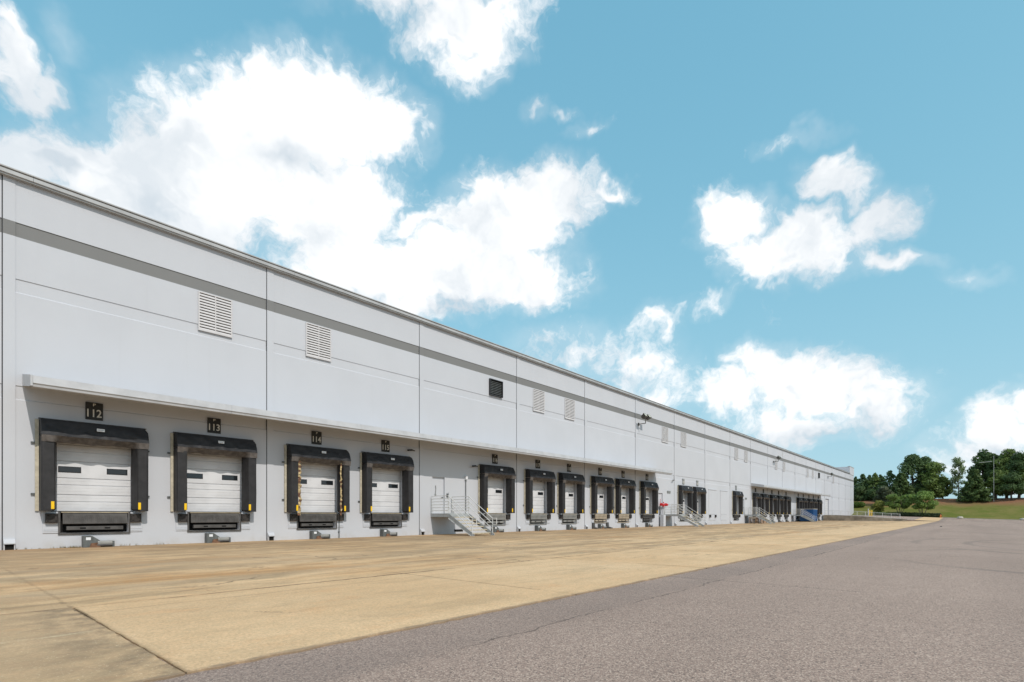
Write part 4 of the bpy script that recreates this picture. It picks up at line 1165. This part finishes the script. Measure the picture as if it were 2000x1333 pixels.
# pallets and crates at the third stairs
def pallet():
    r = empty('wooden_pallet'); b = None
    for k in range(6):
        if b is None: b = MB().box(0, 0.14, -0.5, 0.5, 0.115, 0.137).build('deck_board', M['pallet'], r)
        else: inst(b, 'deck_board', r, (0.172 * k, 0, 0))
    for y in (-0.45, 0.0, 0.45): MB().box(0, 1.0, y - 0.05, y + 0.05, 0.024, 0.113).build('bearer', M['pallet'], r)
    return r
pl = pallet(); n = 0
for (sx, y, c) in ((80.6, -1.0, 5), (81.9, -1.3, 6), (83.1, -1.4, 6)):
    for k in range(c):
        o = pl if n == 0 else copy_tree(pl); n += 1
        o.location = (sx + random.uniform(-.03, .03), D + y, 0.145 * k); o.rotation_euler.z = random.uniform(-.04, .04)
        pos = 'lowest' if k == 0 else 'topmost' if k == c - 1 else ['', 'second', 'third', 'fourth', 'fifth'][k] + ' from the ground'
        st_ = {80.6: 'left', 81.9: 'middle', 83.1: 'right'}[sx]
        tag(o, 'brown wooden pallet, %s in the %s stack below the third stairs' % (pos, st_), 'pallet', 'wooden pallets below the third stairs')
r = empty('wooden_crate', (81.2, D - 1.0, 0.87))
MB().cbox(-0.5, 0.5, -0.5, 0.5, 0, 0.30, 0.02).build('carton', M['box'], r)
for x in (-0.4, 0.0, 0.4): MB().box(x - 0.06, x + 0.06, -0.52, -0.501, 0.0, 0.30).build('batten', M['pallet_red'], r)
r.location = (80.6 + 0.5, D - 1.0, 0.145 * 5)
tag(r, 'pale crate with red brown battens on the left pallet stack', 'crate')

# blue compactor container by the fourth stairs
r = empty('waste_container', (109.4, D - 1.9, 0))
b = MB(); b.prism([(0, 0.15), (0, 1.15), (1.1, 1.15), (1.1, 2.35), (4.6, 2.35), (4.6, 0.15)], -1.1, 0.9, axis='y'); b.build('body', M['blue'], r)
MB().box(1.05, 4.65, -1.14, 0.94, 2.352, 2.43).build('lid', M['box'], r)
rb = MB().box(-0.04, 0.04, -1.16, -1.1005, 0.16, 2.2).build('rib', M['blue'], r); rb.location = (1.5, 0, 0)
for x in (2.4, 3.3, 4.2): inst(rb, 'rib', r, (x, 0, 0))
for x in (0.3, 4.2): MB().box(x, x + 0.2, -1.0, 0.8, 0.02, 0.149).build('skid', M['steel'], r)
tag(r, 'blue steel waste container with a raised end beside the fourth stairs', 'container')

# ------------------------------------------------------------------ far end: retaining wall, rail, posts
r = empty('retaining_wall', (END, 0, 0))
for k in range(5):
    y1 = 24.3 - 3.0 * k; y0 = y1 - 2.985
    z0, z1 = up_z(END, y0) + 0.10, up_z(END, y1) + 0.10
    b = MB(); b.add([(-0.2, y0, 0), (-0.2, y1, 0), (-0.2, y1, z1), (-0.2, y0, z0), (0.08, y0, 0), (0.08, y1, 0), (0.08, y1, z1), (0.08, y0, z0)],
                    ((0, 1, 2, 3), (4, 7, 6, 5), (3, 2, 6, 7), (0, 3, 7, 4), (1, 5, 6, 2)))
    b.build('wall_section', M['retain'], r)
tag(r, 'low stained concrete retaining wall running out from the far docks', 'retaining wall')
r = empty('guard_rail', (END + 0.35, 0, 0))
ys = lin(10.5, 24.0, 9)
pk = MB()
for a, c in zip(ys, ys[1:]):
    za, zc = up_z(END, a), up_z(END, c)
    b = MB(); b.tube((0, a, za + 1.08), (0, c, zc + 1.08), 0.03, n=6); b.tube((0, a, za + 0.14), (0, c, zc + 0.14), 0.025, n=6); b.build('rail_bar', M['rail'], r)
    n = 11
    for q in range(1, n):
        y = a + (c - a) * q / n; z = up_z(END, y); pk.tube((0, y, z + 0.14), (0, y, z + 1.08), 0.011, n=4, cap=False)
po = MB().tube((0, 0, 0), (0, 0, 1.12), 0.04, n=8).build('post', M['rail'], r); po.location = (0, ys[0], up_z(END, ys[0]))
for y in ys[1:]: inst(po, 'post', r, (0, y, up_z(END, y)))
pk.build('picket', M['rail'], r)['kind'] = 'stuff'
tag(r, 'pale metal guard rail along the top of the retaining wall', 'railing')

def bollard(px, Z, h, m, label):
    x, y = at_depth(px, Z); r = empty('bollard', (x, y, up_z(x, y)))
    b = MB(); b.tube((0, 0, 0), (0, 0, h), 0.13, n=12); b.build('post', m, r)
    b = MB(); b.tube((0, 0, h), (0, 0, h + 0.06), 0.13, 0.06, n=12); b.build('cap', m, r)
    tag(r, label, 'bollard', 'bollards behind the guard rail')
bollard(1698.5, 128, 1.35, M['bollard'], 'yellow steel bollard behind the guard rail, left of its twin')
bollard(1702.5, 128, 1.35, M['bollard'], 'yellow steel bollard behind the guard rail, right of its twin')
bollard(1696.0, 134, 1.75, M['pole'], 'taller pale bollard just left of the yellow pair')
# hydrant, rocks
x, y = at_depth(1837, 132.5); r = empty('fire_hydrant', (x, y, up_z(min(x, 172), y)))
b = MB(); b.tube((0, 0, 0), (0, 0, 0.6), 0.17, 0.15, n=10); b.tube((0, 0, 0.6), (0, 0, 0.82), 0.18, 0.06, n=10); b.build('barrel', M['orange'], r)
b = MB(); b.tube((-0.3, 0, 0.45), (0.3, 0, 0.45), 0.09, n=8); b.tube((0, 0, 0.42), (0, -0.28, 0.42), 0.10, n=8); b.build('outlet', M['orange'], r)
tag(r, 'orange fire hydrant at the right end of the dark hedge', 'hydrant')
def rock(px, Z, s, label, m):
    x, y = at_depth(px, Z); bm = bmesh.new(); bmesh.ops.create_icosphere(bm, subdivisions=2, radius=1)
    for v in bm.verts:
        k = 1 + 0.3 * noise.noise(v.co * 1.4 + Vector((px, 0, 0))); v.co = Vector((v.co.x * s * k, v.co.y * s * 0.8 * k, v.co.z * s * 0.6 * k))
    me = bpy.data.meshes.new('rock'); bm.to_mesh(me); bm.free(); me.materials.append(m)
    o = bpy.data.objects.new('rock', me); COL.objects.link(o); o.location = (x, y, (up_z(x, y) if x < 172 else bank_z(x, y)) + s * 0.2)
    tag(o, label, 'rock', 'rocks on the lot')
rock(1876, 127, 0.75, 'pale rock at the curb left of the wide lawn', M['curb'])
rock(1998, 122, 0.7, 'tan rock at the curb on the far right', M['curb'])
x, y = 38.2, -31.0
rock(1838, 55, 0.11, 'small dark stone lying alone on the asphalt', M['black'])
# pale utility pole among the trees
x, y = at_depth(1941, 143)
r = empty('utility_pole', (x, y, bank_z(x, y)))
MB().tube((0, 0, 0), (0, 0, 12.6), 0.05, 0.035, n=8).build('mast', M['pole'], r)
b = MB(); b.tube((-0.2, 0.4, 11.0), (-1.2, 3.0, 10.8), 0.05, n=6); b.build('arm', M['pole'], r)
tag(r, 'pale utility pole rising in front of the trees on the right', 'pole')

# ------------------------------------------------------------------ vegetation
def leaves(b, c, rx, ry, rz, n, size, rd, shell=0.55, m=0, up=0.35):
    c = Vector(c)
    for _ in range(n):
        d = Vector((rd.gauss(0, 1), rd.gauss(0, 1), rd.gauss(0, 1))).normalized()
        k = rd.uniform(shell, 1.0) ** 0.7
        p = c + Vector((d.x * rx * k, d.y * ry * k, d.z * rz * k))
        nrm = (d + Vector((rd.gauss(0, .6), rd.gauss(0, .6), rd.gauss(0, .6) + up))).normalized()
        a = nrm.orthogonal().normalized(); a = Matrix.Rotation(rd.uniform(0, 6.28), 3, nrm) @ a; e = nrm.cross(a)
        s = size * rd.uniform(0.6, 1.3)
        a = a * s; e = e * s * 0.6
        o = len(b.v); b.v += [tuple(p - a), tuple(p + e * 0.9 - a * 0.1), tuple(p + a), tuple(p - e - a * 0.1)]
        b.f.append((o, o + 1, o + 2, o + 3)); b.m.append(m)
def limbs(b, base, top, r, n, spread, rd, low=0.35):
    base = Vector(base); top = Vector(top)
    k = 5; pts = [base.lerp(top, i / k) + Vector((rd.uniform(-.15, .15), rd.uniform(-.15, .15), 0)) * (1 if 0 < i < k else 0) for i in range(k + 1)]
    for i in range(k): b.tube(pts[i], pts[i + 1], r * (1 - 0.8 * i / k), r * (1 - 0.8 * (i + 1) / k), n=7, cap=False)
    for _ in range(n):
        t = rd.uniform(low, 0.9); p = base.lerp(top, t); a = rd.uniform(0, 6.28)
        L_ = spread * (1.1 - t) * rd.uniform(0.7, 1.1)
        e = p + Vector((math.cos(a) * L_, math.sin(a) * L_, L_ * rd.uniform(0.3, 0.7)))
        b.tube(p, e, r * 0.35 * (1.1 - t), r * 0.08, n=5, cap=False)
def ground_z(x, y): return up_z(x, y) if x < 172.3 else bank_z(x, y)
def tree(name, px, X_, y_top, w_px, kind, leafm, label, seed, group, bark='bark', y_base=None, low=0.2, dens=1.0, cat='tree'):
    """placed by bearing and distance, then built at its own size"""
    rd = random.Random(seed)
    Z = X_ / (CA + (px - 1000) / 1022.0 * SA)
    x, y = at_depth(px, Z); gz = ground_z(x, y) - 0.1
    H = CAM_H + (1007 - y_top) / 1022.0 * Z - gz
    R = w_px / 2 / 1022.0 * Z
    r = empty(name, (x, y, gz))
    tr = MB(); cr = MB()
    if kind == 'broad':
        limbs(tr, (0, 0, 0), (rd.uniform(-.4, .4), rd.uniform(-.4, .4), H * 0.82), 0.03 * H * 0.75 + 0.05, 14, R * 1.2, rd, low + 0.05)
        nb = 26
        for q in range(nb):
            t = rd.random(); zc = H * (low + 0.08 + (0.86 - low) * t)
            prof = math.sin(math.pi * min(1, (0.22 + 0.78 * t)) ** 0.9) ** 0.6 if t > 0.05 else 0.5
            a = rd.uniform(0, 6.28); rr = R * 0.72 * max(0.15, prof) * math.sqrt(rd.random())
            br = R * rd.uniform(0.26, 0.44)
            zc = min(zc, H - br * 0.75)
            leaves(cr, (math.cos(a) * rr, math.sin(a) * rr, zc), br, br, br * 0.78, int(190 * dens), 0.30, rd)
        leaves(cr, (0, 0, H - R * 0.42), R * 0.35, R * 0.35, R * 0.42, int(170 * dens), 0.30, rd)
    elif kind == 'thin':
        limbs(tr, (0, 0, 0), (0.2, 0, H * 0.95), 0.17, 24, R * 1.25, rd, low)
        for q in range(30):
            t = rd.random(); zc = H * (low + (0.96 - low) * t); a = rd.uniform(0, 6.28)
            rr = R * (1.0 - 0.75 * t) * rd.uniform(0.2, 1.0)
            leaves(cr, (math.cos(a) * rr, math.sin(a) * rr, zc), R * 0.26, R * 0.26, R * 0.24, int(80 * dens), 0.22, rd, 0.2)
    elif kind == 'cedar':
        limbs(tr, (0, 0, 0), (0, 0, H * 0.97), 0.22, 0, 1, rd)
        tiers = 11
        for q in range(tiers):
            t = q / (tiers - 1); zc = H * (low + (0.95 - low) * t)
            rad = R * (1.0 - t ** 1.3 * 0.80) * rd.uniform(0.85, 1.08)
            nb = max(4, int(10 * (1 - t * 0.6)))
            for k in range(nb):
                a = 6.28 * k / nb + rd.uniform(-.3, .3); ln = rad * rd.uniform(0.75, 1.1)
                if t < 0.9: tr.tube((0, 0, zc), (math.cos(a) * ln, math.sin(a) * ln, zc - 0.05 * ln), 0.05, 0.015, n=4, cap=False)
                for s_ in (0.35, 0.65, 0.92):
                    leaves(cr, (math.cos(a) * ln * s_, math.sin(a) * ln * s_, zc - 0.06 * ln * s_), ln * 0.26 + .1, ln * 0.26 + .1, 0.30 + 0.03 * H, int(52 * dens), 0.28, rd, 0.1, up=0.9)
        leaves(cr, (0, 0, H * 0.95), R * 0.14, R * 0.14, H * 0.05, 60, 0.22, rd, 0.1)
    elif kind == 'column':
        limbs(tr, (0, 0, 0), (0, 0, H * 0.95), 0.16, 6, R, rd)
        for q in range(22):
            t = q / 21.0; zc = H * (low + (0.97 - low) * t); rad = R * (1.0 - 0.86 * t ** 2.4) * rd.uniform(0.8, 1.1)
            for k in range(3):
                a = rd.uniform(0, 6.28); leaves(cr, (math.cos(a) * rad * .5, math.sin(a) * rad * .5, zc), rad * .55 + .08, rad * .55 + .08, H * 0.05, int(38 * dens), 0.26, rd, 0.3)
    elif kind == 'multi':
        for q in range(6):
            a = 6.28 * q / 6 + rd.uniform(-.3, .3); sp = R * rd.uniform(0.3, 0.6)
            limbs(tr, (math.cos(a) * .25, math.sin(a) * .25, 0), (math.cos(a) * sp, math.sin(a) * sp, H * 0.72), 0.085, 3, R * 0.5, rd, 0.55)
        for q in range(22):
            a = rd.uniform(0, 6.28); rr = R * 0.72 * math.sqrt(rd.random()); t = rd.random()
            br = R * rd.uniform(0.22, 0.36)
            zc = H * (low + 0.12 + (0.80 - low) * t * (1.0 - 0.35 * (rr / R) ** 2)); zc = min(zc, H - br * 0.7)
            leaves(cr, (math.cos(a) * rr, math.sin(a) * rr, zc), br, br, br * 0.62, int(190 * dens), 0.24, rd, 0.35)
    elif kind == 'shrub':
        limbs(tr, (0, 0, 0), (0, 0, H * 0.6), 0.10, 8, R, rd, 0.1)
        for q in range(18):
            a = rd.uniform(0, 6.28); rr = R * 0.62 * math.sqrt(rd.random()); br = R * rd.uniform(0.3, 0.42)
            leaves(cr, (math.cos(a) * rr, math.sin(a) * rr, max(br * .5, min(H - br * .8, H * rd.uniform(0.15, 0.85)))), br, br, br * 0.8, int(90 * dens), 0.20, rd, 0.4)
    tr.build('trunk', M[bark], r, smooth=True, fix=False); cr.build('crown', M[leafm], r, fix=False)
    tag(r, label, cat, group); return r
G = 'trees on the bank beyond the lot'
# behind the building corner
tree('pine_tree', 1671, 206, 932, 36, 'column', 'leaf_dark', 'dark narrow tree half hidden by the far corner of the warehouse', 1, G, low=0.05)
tree('pine_tree', 1685, 204, 927, 38, 'column', 'leaf_dark', 'dark narrow tree with a pointed top, second from the warehouse corner', 2, G, low=0.05)
tree('pine_tree', 1698, 207, 929, 36, 'column', 'leaf_dark', 'dark narrow tree behind the yellow bollards, third from the warehouse corner', 3, G, low=0.05)
tree('pine_tree', 1709, 203, 925, 38, 'column', 'leaf_oak', 'dark green narrow tree, fourth from the warehouse corner', 4, G, low=0.05)
tree('pine_tree', 1720, 206, 928, 34, 'column', 'leaf_dark', 'dark narrow tree just left of the gap in the treeline', 5, G, low=0.05)
for k, (px, yt) in enumerate(((1678, 950), (1703, 955), (1724, 948))):
    tree('oak_tree', px, 201, yt, 42, 'broad', 'leaf_dark', 'low dark bushy tree under the narrow trees, %s of three' % ['left', 'middle', 'right'][k], 30 + k, G, low=0.0)
tree('pine_tree', 1738, 203, 920, 46, 'column', 'leaf_dark', 'dark pointed conifer right of the gap in the treeline', 6, G, low=0.05)
tree('cedar_tree', 1760, 196, 925, 52, 'cedar', 'leaf_cedar', 'layered cedar in front of the tall left oak', 7, G, low=0.1)
tree('oak_tree', 1783, 202, 887, 62, 'broad', 'leaf_dark', 'tall dark oak, highest crown of the left clump', 8, G, low=0.05, dens=1.2)
tree('oak_tree', 1806, 204, 892, 52, 'broad', 'leaf_dark', 'dark oak squeezed between the highest oak and the brighter one', 18, G, low=0.03)
tree('oak_tree', 1824, 200, 902, 58, 'broad', 'leaf_oak', 'brighter green oak at the right side of the left clump', 9, G, low=0.04, dens=1.2)
tree('oak_tree', 1842, 202, 932, 34, 'broad', 'leaf_oak', 'small oak at the right foot of the left clump', 19, G, low=0.12)
tree('birch_tree', 1872, 199, 895, 48, 'thin', 'leaf_pale', 'slender see-through tree standing alone between the clumps', 10, G, low=0.14)
tree('cedar_tree', 1903, 195, 918, 56, 'cedar', 'leaf_cedar', 'broad layered cedar at the left front of the right clump', 11, G, low=0.08, dens=1.2)
tree('oak_tree', 1920, 203, 877, 50, 'broad', 'leaf_dark', 'tall dark oak behind the broad layered cedar', 12, G, low=0.25, dens=1.1)
tree('oak_tree', 1941, 202, 886, 42, 'broad', 'leaf_dark', 'dark oak behind the pale utility pole', 13, G, low=0.22)
tree('oak_tree', 1966, 201, 876, 54, 'broad', 'leaf_oak', 'tall oak on the right with two trunks of shade below', 14, G, low=0.2, dens=1.1)
tree('oak_tree', 1990, 200, 880, 52, 'broad', 'leaf_dark', 'dark oak cut by the right edge of the picture', 15, G, low=0.2, dens=1.1)
tree('oak_tree', 1946, 197, 918, 44, 'broad', 'leaf_oak', 'lower oak at the foot of the utility pole', 16, G, low=0.18)
tree('oak_tree', 1976, 196, 922, 46, 'broad', 'leaf_dark', 'lower dark oak between the two tallest on the right', 17, G, low=0.18)
tree('oak_tree', 2022, 199, 884, 60, 'broad', 'leaf_oak', 'oak beyond the right edge of the picture', 20, G, low=0.2)
# planting around the drive
tree('olive_tree', 1727, 190, 950, 40, 'broad', 'leaf_olive', 'grey green tree behind the rounded yellow green shrub', 21, None, low=0.02)
tree('rounded_shrub', 1712, 176, 975, 34, 'shrub', 'leaf_yellow', 'rounded yellow green shrub right of the bollards', 22, None, cat='shrub')
tree('crepe_myrtle', 1757, 175, 961, 52, 'multi', 'leaf_bright', 'bright green many-stemmed tree above the left half of the hedge', 23, 'crepe myrtles in the hedge', 'bark_pale', low=0.22, dens=1.15)
tree('crepe_myrtle', 1803, 174, 956, 60, 'multi', 'leaf_bright', 'bright green many-stemmed tree above the right half of the hedge', 24, 'crepe myrtles in the hedge', 'bark_pale', low=0.22, dens=1.15)
def hedge(px0, px1, X_, h, d, leafm, label, seed, n):
    rd = random.Random(seed)
    x0, y0 = at_depth(px0, X_ / (CA + (px0 - 1000) / 1022.0 * SA)); x1, y1 = at_depth(px1, X_ / (CA + (px1 - 1000) / 1022.0 * SA))
    r = empty('hedge', (x0, y0, ground_z(x0, y0)))
    b = MB(); k = max(3, int(math.hypot(x1 - x0, y1 - y0) / (d * 0.6)))
    for q in range(k + 1):
        t = q / k; x = x0 + (x1 - x0) * t; y = y0 + (y1 - y0) * t
        leaves(b, (x - x0, y - y0, ground_z(x, y) - ground_z(x0, y0) + h * 0.48), d * 0.6, d * 0.6, h * 0.55 * rd.uniform(0.9, 1.08), n, 0.17, rd, 0.5)
    b.build('foliage', M[leafm], r, fix=False)
    s = MB()
    for q in range(0, k + 1, 2):
        t = q / k; s.tube(((x1 - x0) * t, (y1 - y0) * t, ground_z(x0 + (x1 - x0) * t, y0 + (y1 - y0) * t) - ground_z(x0, y0) - .05), ((x1 - x0) * t, (y1 - y0) * t, h * 0.5), 0.04, n=5)
    s.build('stem', M['bark'], r)
    tag(r, label, 'hedge', 'hedges by the drive')
hedge(1744, 1834, 171.6, 1.15, 1.1, 'leaf_hedge', 'long dark clipped hedge under the bright green trees', 51, 260)
hedge(1669, 1683, 187, 1.8, 1.6, 'leaf_grass', 'short bright green hedge beside the warehouse corner', 52, 420)
hedge(1704, 1740, 173.5, 1.0, 1.1, 'leaf_grass', 'low bright hedge under the rounded shrub', 53, 260)

# dry weeds along the foot of the wall
rd = random.Random(5); b = MB()
for _ in range(150):
    s = rd.uniform(2.2, 7.0) if rd.random() < 0.5 else 3.9 + rd.gauss(0, 0.22)
    y = D - rd.uniform(0.02, 0.10); h = rd.uniform(0.03, 0.11); a = rd.uniform(-0.05, 0.05)
    b.add([(s - 0.008, y, 0.02), (s + 0.008, y, 0.02), (s + a, y - rd.uniform(0, 0.05), 0.02 + h)], ((0, 1, 2),))
tag(b.build('weeds', M['weed'], fix=False), 'thin dry weeds along the foot of the wall', 'weeds', kind='stuff')
